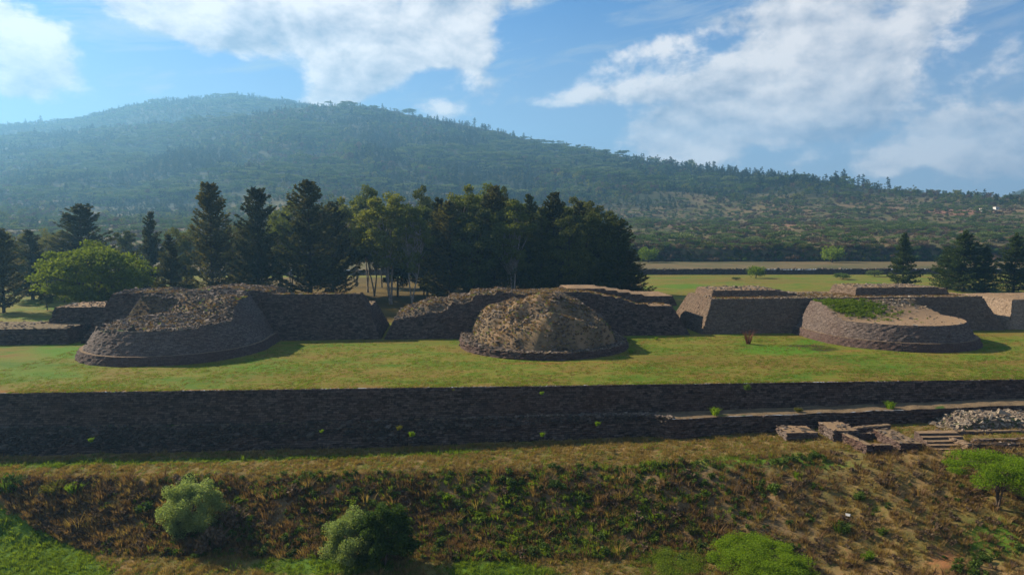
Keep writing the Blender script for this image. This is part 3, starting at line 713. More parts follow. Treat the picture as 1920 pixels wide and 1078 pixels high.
# ================================================================== SMALL RUINS, LOWER RIGHT
def seg_wall(name, label, pa, pb, thick, h, m, seed, z=None, tan=.6):
    """free-standing low wall between two ground points of the photo (front corners)"""
    a = np.array(pa[:2]); b_ = np.array(pb[:2]); L = np.hypot(*(b_-a)); rot = math.atan2(*(b_-a)[::-1])
    z0 = (pa[2]+pb[2])/2 if z is None else z
    return simple_block(name, label, 'wall', Frame(a[0], a[1], rot), 0, L, 0, thick, h, z0, m, seed, batter=.08, tan=tan, n=int(L*thick*1.5), sz=.2, ch=.25, ds=.35)
hA = hit(1475, 828); hB = hit(1527, 826)
simple_block('small_altar', 'low square stone block with tan top standing alone before the lower wall', 'platform', Frame(hA[0], hA[1], .04), 0, 4.2, 0, 3.4, 1.15, hA[2], M_wall, 81, batter=.06, tan=.95, n=12, ch=.25, ds=.35)
hA = hit(1562, 828); hB = hit(1652, 833)
simple_block('room_wall', 'thick low stone wall forming the left back corner of the ruined room', 'wall', Frame(hA[0], hA[1], .04), 0, 3.4, 0, 4.2, 1.45, hA[2], M_wall, 82, batter=.06, tan=.8, n=15, ch=.25, ds=.35)
hC = hit(1586, 822); hD = hit(1664, 812)
seg_wall('room_wall', 'long back wall of the ruined room, dark front in shade', hC, (hC[0]+7.2, hC[1]+2.0, hC[2]), .9, 1.25, M_wall, 83, tan=.6)
hE = hit(1594, 836); hG = hit(1638, 853)
seg_wall('room_wall', 'sunlit diagonal left side wall of the ruined room', hG, (hG[0]-1.1, hG[1]+6.0, hG[2]+.15), .1+.9, 1.2, M_wall_red, 84)
hH = hit(1671, 851)
seg_wall('room_wall', 'short reddish front wall of the ruined room left of its doorway', hG, (hG[0]+2.5, hG[1]+.1, hG[2]), .9, 1.15, M_wall_red, 85)
hI = hit(1687, 849); hJ = hit(1725, 848)
simple_block('room_wall', 'thick right side wall of the ruined room running back to rubble', 'wall', Frame(hI[0], hI[1], .04), 0, 2.8, 0, 6.0, 1.2, hI[2], M_wall_red, 86, batter=.06, tan=.5, n=40, ch=.25, ds=.35)
hK = hit(1605, 832)
seg_wall('room_wall', 'inner cross wall inside the ruined room', (hK[0]+1, hK[1]+1.2, hK[2]), (hK[0]+6.4, hK[1]+2.3, hK[2]), .6, .85, M_wall, 87)
# stair with five treads
hS = hit(1752, 846)
st = empty('stone_stair', (hS[0], hS[1], hS[2])); tag(st, 'short flight of narrow stone steps right of the ruined room', 'stairs')
for k in range(5):
    V, Fc, UV, top = shell(rect_outl(Frame(hS[0], hS[1], .04), 0, 5.2, k*.75, k*.75+1.1, .4), lambda x, y: 0*x+99, z0=hS[2]-.3+k*.0, batter=.02, ch=.5, zmax=hS[2]+.1+k*.28, seed=90+k, jit=.03)
    V[:, 2] = np.where(V[:, 2] > hS[2]-.2, np.minimum(V[:, 2], hS[2]+.2+k*.28), V[:, 2])
    v, f = cap(V, top, Frame(hS[0], hS[1], .04), ((.5, k*.75+.55), (4.7, k*.75+.55)), lambda x, y, kk=k: 0*x+hS[2]+.2+kk*.28, steps=2, rough=.03)
    part('step', V, Fc, UV, M_wall, st); up(capobj('tread', v, f, st, tan=lambda x, y: 0*x+.8))
for k, (px_, py_, L) in enumerate(((1826, 843, 17), (1826, 834, 17), (1740, 820, 24))):
    hq = hit(px_, py_); seg_wall('terrace_wall', ['lowest narrow stone terrace step at the right edge', 'middle narrow stone terrace step at the right edge', 'top terrace wall above the stone stair'][k], hq, (hq[0]+L, hq[1]+.7, hq[2]), .7, .55+.1*k, M_wall, 100+k)
hq = hit(1822, 843); seg_wall('terrace_wall', 'short slanting side wall between stair and terrace steps', hq, (hq[0]-1.4, hq[1]+4, hq[2]+.2), .7, .6, M_wall_tan, 104)
# rubble heap at the right edge
hR = hit(1875, 806)
rh = empty('rubble_heap', (hR[0], hR[1], hR[2])); tag(rh, 'heap of pale grey stones with grassy top at the right edge below the wall', 'rubble')
Fr_ = Frame(hR[0], hR[1], .05)
def TH(u, v): return 1.5*sst(u, -7, -2)*sst(v, -.2, .8)*(1-.2*sst(v, 4, 9))+.2*fbm(u, v, .5, 3, 3)
gu, gv = np.meshgrid(np.linspace(-7, 22, 70), np.linspace(-.2, 9.5, 40)); w_ = Fr_.w(np.stack([gu, gv], -1)); z = TH(gu, gv)+hR[2]-.2
v = np.concatenate([w_, z[..., None]], -1).reshape(-1, 3); i = np.arange(69)[None, :]+70*np.arange(39)[:, None]; f = np.stack([i, i+1, i+71, i+70], -1).reshape(-1, 4)
up(capobj('earth_core', v, f, rh, tan=lambda x, y: 0*x+.3, green=lambda x, y: .6+0*x))
up(stones('loose_stones', surf_pts(v, f, 4500, 91, lambda x, y: sst(-Fr_.l(x, y)[1], -6, -2.5)), .34, M_stone_pale, rh, 92))

# ================================================================== PLANTS
def tube(pts, rad, sides=6):
    pts = np.asarray(pts, float); n = len(pts); V = []; d = np.gradient(pts, axis=0)
    for p, t, r_ in zip(pts, d, rad):
        t = t/(np.linalg.norm(t)+1e-9); a = np.cross(t, (0, 0, 1) if abs(t[2]) < .9 else (1, 0, 0)); a /= np.linalg.norm(a); b_ = np.cross(t, a)
        for s in range(sides): q = 2*math.pi*s/sides; V.append(p+r_*(math.cos(q)*a+math.sin(q)*b_))
    F_ = [(k*sides+s, k*sides+(s+1) % sides, (k+1)*sides+(s+1) % sides, (k+1)*sides+s) for k in range(n-1) for s in range(sides)]
    return np.array(V), np.array(F_)
class Buf:
    def __init__(s): s.v = []; s.f = []; s.n = 0
    def add(s, v, f): s.v.append(v); s.f.append(f+s.n); s.n += len(v)
    def get(s): return np.concatenate(s.v), np.concatenate(s.f)
def quads(c, size, r, aspect=.6, up_bias=0.0, dirs=None):
    n = len(c); a = r.normal(size=(n, 3)) if dirs is None else dirs+r.normal(0, .35, (n, 3))
    a /= np.linalg.norm(a, axis=1)[:, None]+1e-9
    b_ = r.normal(size=(n, 3)); b_[:, 2] *= (1-up_bias); b_ -= (b_*a).sum(1)[:, None]*a; b_ /= np.linalg.norm(b_, axis=1)[:, None]+1e-9
    s = (size*r.uniform(.6, 1.4, n))[:, None]*.5
    a = a*s; b_ = b_*s*aspect
    v = np.stack([c-a, c+b_*.9, c+a, c-b_*.9], 1).reshape(-1, 3)
    return v, np.arange(4*n).reshape(-1, 4)
def conifer(seed, H, Rr, nbr, leaf, per, z0=.12, shape=.8, droop=.15, rise=.25, ragged=.45, lean=0):
    r = np.random.default_rng(seed); T = Buf(); L = Buf()
    tp = np.array([[lean*(z/H)**2*H*.1+.02*H*math.sin(z*.3+seed)*.2, 0, z] for z in np.linspace(0, H*.97, 9)])
    T.add(*tube(tp, np.linspace(H*.017, .04, 9)))
    hz = z0+(1-z0)*r.random(nbr)**.9; hz.sort()
    for h in hz:
        z = h*H; q = (h-z0)/(1-z0)
        ln = Rr*((1-q)**shape*(.8+.2*min(1, q*6))+.06)*r.uniform(1-ragged, 1.12); a = r.uniform(0, 2*math.pi)
        k = 5; t = np.linspace(0, 1, k)
        x = ln*t; zz = z+ln*(rise*t**1.7-droop*t)+0*t
        pts = np.stack([x*math.cos(a), x*math.sin(a), zz], -1); base = np.array([np.interp(z, tp[:, 2], tp[:, 0]), 0, 0]); pts += base
        if q < .93: T.add(*tube(pts, np.linspace(.06+.004*H*(1-q), .02, k), 3))
        m = int(per*(.35+ln/Rr)); tt = r.random(m)**.65*1.05
        side = r.normal(0, .14*ln+.15, m)*(1.15-tt*.7)
        c = np.stack([np.interp(tt, t, pts[:, 0])-math.sin(a)*side, np.interp(tt, t, pts[:, 1])+math.cos(a)*side, np.interp(tt, t, pts[:, 2])+r.normal(-.12, .22, m)], -1)
        dirs = np.tile([math.cos(a), math.sin(a), .25], (m, 1)); dirs[:, 0] -= math.sin(a)*side*.6; dirs[:, 1] += math.cos(a)*side*.6
        L.add(*quads(c, leaf, r, .5, .3, dirs))
    return T.get(), L.get()
def broad(seed, H, Rr, ncl, leaf, per, z0=.35, flat=1.0, clump=.24, trunk=.014, stems=1, lean=0, top_only=False, cscale=(1, 1, .75)):
    r = np.random.default_rng(seed); T = Buf(); L = Buf(); cz = H*(z0+1)/2; hh = H*(1-z0)/2
    st_ = []
    for s in range(stems):
        a = r.uniform(0, 6.28); ln = (.10 if stems > 1 else .03)*H
        pts = np.array([[ln*t*math.cos(a)+lean*H*t*t+.012*H*math.sin(5*t+s), ln*t*math.sin(a)+.012*H*math.cos(4*t), t*(H*(.62+.2*r.random()))] for t in np.linspace(0, 1, 8)])
        T.add(*tube(pts, np.linspace(H*trunk, H*trunk*.35, 8))); st_.append(pts)
    for k in range(ncl):
        d = r.normal(size=3); d /= np.linalg.norm(d); rad = r.uniform(.55, 1.0)
        if top_only: d[2] = abs(d[2])*.9-.1
        c = np.array([d[0]*Rr*rad+lean*H*.8, d[1]*Rr*rad, cz+d[2]*hh*rad*flat])
        c[0] *= 1+.15*math.sin(k); pts0 = st_[k % stems]; j = int(r.integers(3, 8)); p0 = pts0[j] if c[2] > pts0[j][2]*.9 else pts0[3]
        mid = (p0+c)/2+np.array([0, 0, .05*H*r.random()]); T.add(*tube(np.array([p0, mid, c]), [H*trunk*.32, H*trunk*.2, .03], 4))
        cr = Rr*clump*r.uniform(.65, 1.3); m = int(per*r.uniform(.7, 1.3))
        g_ = r.normal(size=(m, 3)); g_ /= np.linalg.norm(g_, axis=1)[:, None]; g_ *= (r.random(m)**.45)[:, None]
        pts = c+g_*cr*np.array(cscale); L.add(*quads(pts, leaf, r, .7, .2))
    return T.get(), L.get()
def bush(seed, H, Rr, n, leaf, upright=.0):
    r = np.random.default_rng(seed); L = Buf(); k = max(5, int(n/60))
    for j in range(k):
        a = r.uniform(0, 6.28); rd = Rr*r.random()**.6*.75; c = np.array([rd*math.cos(a), rd*math.sin(a), H*(.35+.4*r.random()*(1-rd/Rr*.6))])
        m = n//k; g_ = r.normal(size=(m, 3)); g_ /= np.linalg.norm(g_, axis=1)[:, None]; g_ *= (r.random(m)**.45)[:, None]
        p = c+g_*np.array([Rr*.38, Rr*.38, H*.30]); p[:, 2] = np.abs(p[:, 2])
        L.add(*quads(p, leaf, r, .7))
    T = tube(np.array([[0, 0, -.2], [.05*Rr, 0, H*.25], [0, .1*Rr, H*.6]]), [.03*H+.03, .02*H+.02, .02], 4)
    return T, L.get()
def tuft(seed, H, n, spread=.35, width=.05, curl=.5):
    r = np.random.default_rng(seed); V, F_ = [], []
    for k in range(n):
        a = r.uniform(0, 6.28); rd = spread*.4*r.random()**.5; h = H*r.uniform(.5, 1.15); o = curl*h*r.uniform(.2, 1)
        p0 = np.array([rd*math.cos(a), rd*math.sin(a), -.05]); p1 = p0+np.array([math.cos(a)*o*.35, math.sin(a)*o*.35, h*.6]); p2 = p0+np.array([math.cos(a)*o, math.sin(a)*o, h])
        sd = np.array([-math.sin(a+1), math.cos(a+1), 0])*width*.5; b_ = len(V)
        V += [p0-sd, p0+sd, p1+sd*.8, p1-sd*.8, p2+sd*.2, p2-sd*.2]; F_ += [(b_, b_+1, b_+2, b_+3), (b_+3, b_+2, b_+4, b_+5)]
    return np.array(V), np.array(F_)
_mid = [0]
def two_meshes(nm, tl, bk, lf):
    (tv, tf), (lv, lf_) = tl; return mesh_np(nm+'_trunk', tv, tf, bk, smooth=True), mesh_np(nm+'_crown', lv, lf_, lf)
def joined(nm, tl, bk, lf):
    (tv, tf), (lv, lf_) = tl; return mesh_np(nm, np.concatenate([tv, lv]), np.concatenate([tf, lf_+len(tv)]), [bk, lf], midx=np.concatenate([np.zeros(len(tf)), np.ones(len(lf_))]))
def tree(name, meshes, loc, s, rz, label, cat='tree', group=None, sz=None):
    e = empty(name, loc, rz); e.scale = (s, s, s if sz is None else sz); tag(e, label, cat, group)
    obj('trunk', meshes[0], e); obj('crown', meshes[1], e); return e

# prototype meshes, 30 m tall at scale 1
CED = [two_meshes('cedar', conifer(200+k, 30, (8.2, 7.0, 9.0, 7.4)[k], 230, .8, 66, z0=.05, shape=(.5, .6, .55, .42)[k], rise=.55, droop=.12, ragged=.6), B_dark, L_cedar) for k in range(4)]
CEDG = [(CED[k][0], (lambda m: (m.materials.clear(), m.materials.append(L_dark), m)[-1])(CED[k][1].copy())) for k in (1, 3)]
CYP = [two_meshes('cypress', conifer(300+k, 20, (6.0, 6.8)[k], 210, .62, 60, z0=.03, shape=(.85, .6)[k], rise=.3, droop=.08, ragged=.6), B_dark, L_cypress) for k in range(2)]
EUC = [two_meshes('eucalyptus', broad(400+k, 30, (6.5, 7.5, 6.5)[k], 84, .6, 170, z0=.33, clump=.24, trunk=.009, stems=(2, 3, 1)[k], lean=(0, .06, 0)[k]), B_pale, L_euc) for k in range(3)]
OAK = [two_meshes('oak', broad(430+k, 28, (7.5, 6.5)[k], 90, .6, 170, z0=.12, clump=.25, trunk=.012), B_dark, L_dark) for k in range(2)]
YEL = [two_meshes('yellow', broad(450, 26, 8.0, 70, .6, 150, z0=.3, clump=.22, trunk=.010, stems=2), B_brown, L_yellow)]
ACA = [two_meshes('acacia', broad(460+k, 10, 7.0, 120, .34, 230, z0=.14, flat=.95, clump=.2, trunk=.024, stems=3, cscale=(1.2, 1.2, .45)), B_brown, L_olive) for k in range(2)]

def at_px(px, Y, z=0.0): return (float((px-CX)/F*(Y*cp-(z-CAMH)*sp_)), float(Y), z)
def h_for(px, ytop, Y): return float(PD(px, ytop, Y)[2])
def plant(kind, px, Y, ytop, label, name, wide=1.0, group=None, base=30.0, rz=None, cat='tree', z=0.0, idx=None):
    H = h_for(px, ytop, Y)-z; s = H/base; k = idx if idx is not None else random.randrange(len(kind))
    return tree(name, kind[k], at_px(px, Y, z), s*wide, random.uniform(0, 6.28) if rz is None else rz, label, cat, group, sz=s)

# the big trees one can name
plant(CED, 400, 192, 346, 'tall dark cedar, first of the three spires left of the copse', 'cedar_tree', .85, idx=0)
plant(CED, 487, 196, 354, 'tall dark cedar with broad loose top, second of three spires', 'cedar_tree', .95, idx=3)
plant(CED, 583, 190, 340, 'tallest broad dark cedar, third of the three spires', 'cedar_tree', 1.0, idx=2)
plant(CED, 288, 215, 398, 'small dark cedar spire poking up behind the left trees', 'cedar_tree', .8, idx=1)
plant(CED, 322, 186, 440, 'dark narrow cedar beside the spreading light green tree', 'cedar_tree', 1.0, idx=1)
plant(CED, 158, 222, 384, 'wide dark cedar above the spreading light green tree', 'cedar_tree', 1.35, idx=2)
plant(CED, 8, 180, 430, 'dark cedar cut off by the left edge', 'cedar_tree', 1.1, idx=0)
plant(CED, 62, 214, 432, 'dark rounded cedar second from the left edge', 'cedar_tree', 1.4, idx=1)
plant(ACA, 180, 166, 450, 'wide spreading light green tree behind the left ruins', 'acacia_tree', .86, base=10, idx=0)
plant(YEL, 352, 222, 402, 'yellow-green thin-leaved tree between the left cedars', 'broadleaf_tree', .95)
plant(YEL, 438, 226, 395, 'yellow-green tree showing between first and second cedar spire', 'broadleaf_tree', .8)
plant(YEL, 30, 250, 418, 'thin brownish tree at the far left behind dark cedars', 'broadleaf_tree', .9)
plant(YEL, 100, 256, 412, 'thin brownish tree left of the wide dark cedar', 'broadleaf_tree', .9)
plant(EUC, 648, 232, 372, 'eucalyptus at the left end of the copse', 'eucalyptus_tree', .95)
plant(EUC, 690, 238, 350, 'eucalyptus with pale thin crown rising behind the copse', 'eucalyptus_tree', .8)
plant(EUC, 735, 200, 363, 'broad light olive eucalyptus at the front of the copse', 'eucalyptus_tree', 1.15, idx=1, rz=2.9)
plant(EUC, 775, 196, 385, 'eucalyptus with forked leaning pale trunk in the copse front', 'eucalyptus_tree', .9, idx=0)
plant(OAK, 795, 228, 340, 'dark green round-topped tree standing highest mid copse', 'broadleaf_tree', .6)
plant(CED, 825, 205, 372, 'dark cedar directly right of the forked eucalyptus', 'cedar_tree', .95)
plant(EUC, 872, 203, 350, 'eucalyptus with white twisted trunk in the middle of the copse', 'eucalyptus_tree', 1.0, idx=2)
plant(EUC, 915, 226, 348, 'olive eucalyptus behind the white-trunked one', 'eucalyptus_tree', 1.0)
plant(CED, 928, 200, 352, 'spiky dark cedar right of the white-trunked eucalyptus', 'cedar_tree', .85, idx=0)
plant(OAK, 945, 232, 342, 'round dark green crown behind the spiky cedar', 'broadleaf_tree', .6)
plant(CEDG, 993, 204, 366, 'olive dark cedar above the collapsed round mound', 'cedar_tree', .85)
plant(EUC, 975, 215, 385, 'eucalyptus with slim pale trunk above the collapsed mound', 'eucalyptus_tree', .8, idx=2)
plant(CED, 1038, 202, 364, 'pointed cedar in the right half of the copse', 'cedar_tree', .85)
plant(OAK, 1075, 222, 362, 'round green crown right of the pointed cedar', 'broadleaf_tree', .95)
plant(OAK, 1105, 216, 366, 'broad green crown near the right end of the copse', 'broadleaf_tree', .95)
plant(OAK, 1137, 200, 384, 'dense dark leafy tree near the right end of the copse', 'broadleaf_tree', .95)
plant(CEDG, 1158, 196, 412, 'dark sloping cedar forming the right end of the copse', 'cedar_tree', 1.2)
plant(CED, 1180, 193, 470, 'low dark cedar skirt at the foot of the right end of the copse', 'cedar_tree', 1.9)
# trees filling the copse behind them
G = 'trees filling the dark copse behind the middle pyramid'
for k, (px_, Y_) in enumerate([(470, 214), (530, 210), (545, 236), (610, 222), (625, 206), (668, 262), (715, 258), (748, 222), (790, 252), (800, 212), (845, 240), (850, 212), (885, 222), (900, 250), (905, 212), (955, 215), (965, 246), (1000, 238), (1015, 214), (1050, 240), (1060, 210), (1085, 206), (1110, 238), (1120, 212), (1150, 226), (1140, 210), (1165, 215), (1100, 198), (1065, 196), (1015, 198), (960, 197), (890, 196), (845, 198), (700, 224)]):
    kd = [CED, OAK, EUC, EUC][(k*7) % 4] if px_ < 900 else [EUC, OAK, CEDG, CED, OAK][(k*3) % 5]
    yt = np.interp(px_, [450, 560, 660, 760, 900, 1060, 1120, 1165], [400, 380, 385, 385, 372, 378, 392, 430])+random.uniform(-6, 30)
    nm = 'eucalyptus_tree' if kd is EUC else 'broadleaf_tree' if kd is OAK else 'cedar_tree'
    lb = {'eucalyptus_tree': 'tall eucalyptus packed among the dark copse', 'broadleaf_tree': 'dark broad crown packed among the copse', 'cedar_tree': 'dark cedar packed among the copse'}[nm]
    lm = ['behind the second cedar spire', 'beside the third cedar spire', 'right of the third cedar spire', 'at the thin left end with trunks showing', 'behind the broad olive eucalyptus', 'by the forked leaning trunk', 'by the white twisted trunk', 'behind the spiky cedar', 'above the collapsed mound', 'right of the collapsed mound', 'in the dense right part', 'at the far right end'][int(np.searchsorted([520, 570, 640, 705, 760, 820, 900, 960, 1020, 1070, 1125], px_))]
    lb = lb.replace(' packed among the dark copse', '').replace(' packed among the copse', '')+(' at the copse front ' if Y_ < 208 else ' deep in the copse ' if Y_ > 234 else ' mid copse ')+lm
    plant(kd, px_, Y_, yt, lb, nm, random.uniform(.9, 1.15), group=G+', '+nm.split('_')[0])
for (px_, Y_, yt) in ((240, 240, 425), (255, 226, 470), (350, 206, 470), (120, 205, 470), (30, 205, 455), (455, 232, 420), (90, 185, 500), (225, 198, 470)):
    plant([OAK, CED][px_ % 2], px_, Y_, yt, 'dusky tree behind the left ruins, '+{240: 'right of the wide cedar', 255: 'beside the spreading light green tree', 350: 'before the first cedar spire', 120: 'under the wide cedar', 30: 'by the left edge', 455: 'between first and second spire', 90: 'left of the spreading green tree, low', 225: 'hidden behind the spreading green tree'}[px_], 'shade_tree', 1.1, group='dusky trees behind the left ruins')
# right hand trees
plant(CYP, 1692, 262, 437, 'dark pointed cypress standing apart behind the right pyramid', 'cypress_tree', 1.05, base=20, idx=0)
plant(CYP, 1805, 240, 434, 'broad bushy cedar right of the pointed cypress', 'cedar_tree', 1.35, base=20, idx=1)
plant(CYP, 1845, 236, 462, 'lower dark cedar leaning against the broad bushy one', 'cedar_tree', 1.2, base=20, idx=0)
plant(CYP, 1775, 250, 465, 'olive feathery tree left of the broad bushy cedar', 'cedar_tree', 1.3, base=20, idx=1)
plant(CYP, 1900, 236, 438, 'dark cedar with bare lower trunk near the right edge', 'cedar_tree', 1.05, base=20, idx=1)
plant(CYP, 1955, 240, 440, 'dark cedar cut off by the right edge', 'cedar_tree', 1.3, base=20, idx=0)
# little trees in the far field
def bushobj(name, me_pair, loc, s, label, cat='bush', group=None, sz=None):
    return tree(name, me_pair, loc, s, random.uniform(0, 6.28), label, cat, group, sz=sz)
SMB = [two_meshes('leafy', bush(500+k, 3.0, 2.0, 1500, .26), B_brown, lf) for k, lf in enumerate((L_grass, L_scrub, L_pale, L_silver, L_weed))]
q = at_px(1417, 308); bushobj('round_bush', SMB[0], (q[0], q[1], 0), 2.2, 'round bright green bush standing in front of the far terrace wall')
q = at_px(1580, 300); bushobj('flat_bush', SMB[1], (q[0], q[1], 0), 2.2, 'flat wide olive bush at the right end of the far terrace wall', sz=1.1)
q = at_px(1640, 318); bushobj('flat_bush', SMB[2], (q[0], q[1], 0), 2.0, 'greyish bush hugging the far terrace wall left of the cypress', sz=1.2)
q = at_px(1560, 400); bushobj('round_bush', SMB[0], (q[0], q[1], 2.6), 3.6, 'large green bush before the hedge at the foot of the hill')
q = at_px(1215, 402); bushobj('round_bush', SMB[0], (q[0], q[1], 2.6), 3.4, 'bright green small tree right of the copse on the hill foot')
q = at_px(1380, 296); bushobj('flat_bush', SMB[1], (q[0], q[1], 0), 1.0, 'small low green bush on the far field', sz=.5)
# bare red bush on the lawn
rb = tuft(600, 2.6, 150, .9, .05, .55); q = P(1403, 645)
o = obj('bare_bush', mesh_np('bare_bush', rb[0], rb[1], L_redbush)); o.location = (q[0], q[1], 0); tag(o, 'leafless reddish twiggy bush standing alone on the lawn', 'bush')

# ------------------------------------------------------------------ foreground shrubs
FG = {
 'silver': two_meshes('silver_shrub', broad(610, 6.0, 3.1, 75, .17, 420, z0=.0, clump=.27, trunk=.012, stems=4, cscale=(1, 1, 1)), B_brown, L_silver),
 'silver2': two_meshes('silver_shrub', broad(611, 5.5, 3.2, 75, .17, 420, z0=.0, clump=.25, trunk=.012, stems=4, cscale=(1, 1, .9)), B_brown, L_silver),
 'green': two_meshes('green_tree', broad(612, 6.6, 2.9, 80, .20, 420, z0=.05, clump=.26, trunk=.016, stems=2), B_brown, L_weed),
 'acacia': two_meshes('acacia_tree', broad(613, 6.2, 6.0, 80, .16, 420, z0=.26, flat=1.05, clump=.18, trunk=.022, stems=3, top_only=True, cscale=(1.2, 1.2, .45)), B_brown, L_acacia),
 'crown': two_meshes('acacia_tree', broad(614, 6.5, 6.6, 110, .16, 620, z0=.2, flat=1.0, clump=.2, trunk=.02, stems=3, top_only=True, cscale=(1.1, 1.1, .6)), B_brown, L_acacia),
 'dull': two_meshes('acacia_tree', broad(615, 6.0, 6.6, 80, .17, 520, z0=.3, flat=.9, clump=.2, trunk=.02, stems=3, top_only=True, cscale=(1.2, 1.2, .4)), B_brown, L_grass)}
def fg(kind, px, py, name, label, s=1.0, rz=0, sz=None, cat='shrub'):
    h = hit(px, py); e = tree(name, FG[kind], (h[0], h[1], h[2]-.1), s, rz, label, cat, sz=sz); return e
fg('silver', 358, 998, 'silvery_shrub', 'large pale silvery-green shrub on the bank at the left', 1.0, .3)
fg('silver2', 665, 1052, 'silvery_shrub', 'pale silvery shrub leaning against a dark green tree at the bottom', .95, 1.0)
fg('green', 722, 1060, 'leafy_tree', 'dark green leafy tree beside the silvery shrub at the bottom', 1.0, .5, cat='tree')
fg('acacia', 1872, 956, 'acacia_tree', 'spreading acacia with forked trunk at the right edge', .86, 2.2, cat='tree', sz=.98)
for (px_, Y_, z_, s_a, lb) in ((1420, 66, -14.2, .76, 'bright green round acacia crown at the bottom edge'), (1262, 67, -14.8, .60, 'duller flat acacia crown left of the bright one at the bottom edge')):
    q = at_px(px_, Y_, z_); zz = float(zlow(q[0], q[1]))
    e = tree('acacia_tree', FG['crown' if px_ > 1300 else 'dull'], (q[0], q[1], zz-1.7), s_a, 1.0, lb, 'tree', sz=s_a*(.80 if px_ > 1300 else .75))

# ------------------------------------------------------------------ scatter (instances on points) for what cannot be counted
def scatter(name, co, rz, sc, idx, protos, label):
    me = bpy.data.meshes.new(name); me.vertices.add(len(co)); me.vertices.foreach_set('co', np.asarray(co, np.float32).ravel())
    for an, av, ty in (('rz', rz, 'FLOAT'), ('sc', sc, 'FLOAT'), ('pick', idx, 'INT')):
        at = me.attributes.new(an, ty, 'POINT'); at.data.foreach_set('value', np.asarray(av, np.float32 if ty == 'FLOAT' else np.int32))
    coll = bpy.data.collections.new(name+'_kinds')
    for k, m in enumerate(protos):
        coll.objects.link(bpy.data.objects.new('%02d_%s' % (k, name), m))
    o = obj(name, me); ng = bpy.data.node_groups.new(name, 'GeometryNodeTree')
    ng.interface.new_socket('Geometry', in_out='INPUT', socket_type='NodeSocketGeometry'); ng.interface.new_socket('Geometry', in_out='OUTPUT', socket_type='NodeSocketGeometry')
    t = NT(ng); gi = t.new('NodeGroupInput'); go = t.new('NodeGroupOutput')
    ci = t.new('GeometryNodeCollectionInfo'); ci.inputs[0].default_value = coll; ci.inputs[1].default_value = True; ci.inputs[2].default_value = True
    def na(n_, ty):
        x = t.new('GeometryNodeInputNamedAttribute', data_type=ty); x.inputs[0].default_value = n_; return x.outputs[0]
    rot = t.new('ShaderNodeCombineXYZ', {2: na('rz', 'FLOAT')}).outputs[0]
    ip = t.new('GeometryNodeInstanceOnPoints'); ip.inputs['Pick Instance'].default_value = True
    t.l.new(gi.outputs[0], ip.inputs['Points']); t.l.new(ci.outputs[0], ip.inputs['Instance']); t.l.new(na('pick', 'INT'), ip.inputs['Instance Index'])
    t.l.new(rot, ip.inputs['Rotation']); t.l.new(na('sc', 'FLOAT'), ip.inputs['Scale']); t.l.new(ip.outputs[0], go.inputs[0])
    md = o.modifiers.new('scatter', 'NODES'); md.node_group = ng
    tag(o, label, kind='stuff'); return o

# hill trees and scrub
HP = [joined('hill_pine', conifer(700+k, 12, 3.2, 34, .95, 13, z0=.18, shape=.55, rise=.2), B_dark, L_pine) for k in range(3)]
HB = [joined('hill_tree', broad(710+k, 9, 4.0, 14, .9, 34, z0=.2, clump=.42, trunk=.016), B_dark, (L_dark, L_scrub, L_euc)[k]) for k in range(3)]
HS = [joined('hill_bush', bush(720+k, 2.6, 2.6, 260, .5), B_brown, lf) for k, lf in enumerate((L_scrub, L_pale, L_brown, L_dark, L_acacia))]
HF = [joined('hill_thorn', broad(730+k, 4.6, 4.2, 16, .55, 34, z0=.45, flat=.7, clump=.33, trunk=.02, stems=2, top_only=True, cscale=(1.2, 1.2, .4)), B_brown, (L_scrub, L_pale)[k]) for k in range(2)]
HR = [joined('hill_red', broad(740, 9, 3.4, 14, .9, 30, z0=.2, clump=.42), B_dark, L_brown)]
KINDS = HP+HB+HS+HF+HR      # 0-2 pine, 3-5 tree, 6-10 bush, 11-12 thorn, 13 red
r = np.random.default_rng(99)
def hill_pts(n, y0, y1, ulo=-.9, uhi=.9, pw=1.0):
    Y = y0+(y1-y0)*r.random(n)**pw; return (ulo+(uhi-ulo)*r.random(n))*Y, Y
# near slope: scrub
X, Y = hill_pts(27000, 425, 1250, -.85, .85)
nn = fbm(X, Y, .018, 4, 101); keep = (r.random(len(X)) < .35+.65*sst(nn, -.35, .25))
px = CX+F*X/Y; yrr = np.interp(px, SKY_PX, SKY_R); keep &= Y < yrr-30
X, Y, nn, px, yrr = X[keep], Y[keep], nn[keep], px[keep], yrr[keep]
tr_zone = (sst(Y, 820, 1200)*.95 > r.random(len(X))) | ((yrr-Y < 150) & (r.random(len(X)) < .85)) | ((X/Y < .15) & (Y > 640) & (r.random(len(X)) < .5))
m2 = fbm(X, Y, .012, 3, 102)+.35*fbm(X, Y*3, .02, 3, 104)
pick = np.where(r.random(len(X)) < .45+.3*m2, r.choice([6, 8, 9, 8], len(X)), r.choice([7, 11, 8, 12, 6, 8, 8, 9], len(X)))
tk = np.where(fbm(X, Y, .006, 3, 103) > .05, r.choice([0, 1, 2, 3], len(X)), r.choice([3, 4, 5, 0, 4, 3, 5, 13], len(X)))
pick = np.where(tr_zone & (r.random(len(X)) < .7), tk, pick)
sc_ = r.lognormal(0, .28, len(X))*np.where(pick < 6, .95, 1.0); Z = zhill(X, Y)-.2
sc_ = sc_*np.where((pick < 6) | (pick == 13), .74, 1.0)
S1 = (X, Y, Z, sc_, pick)
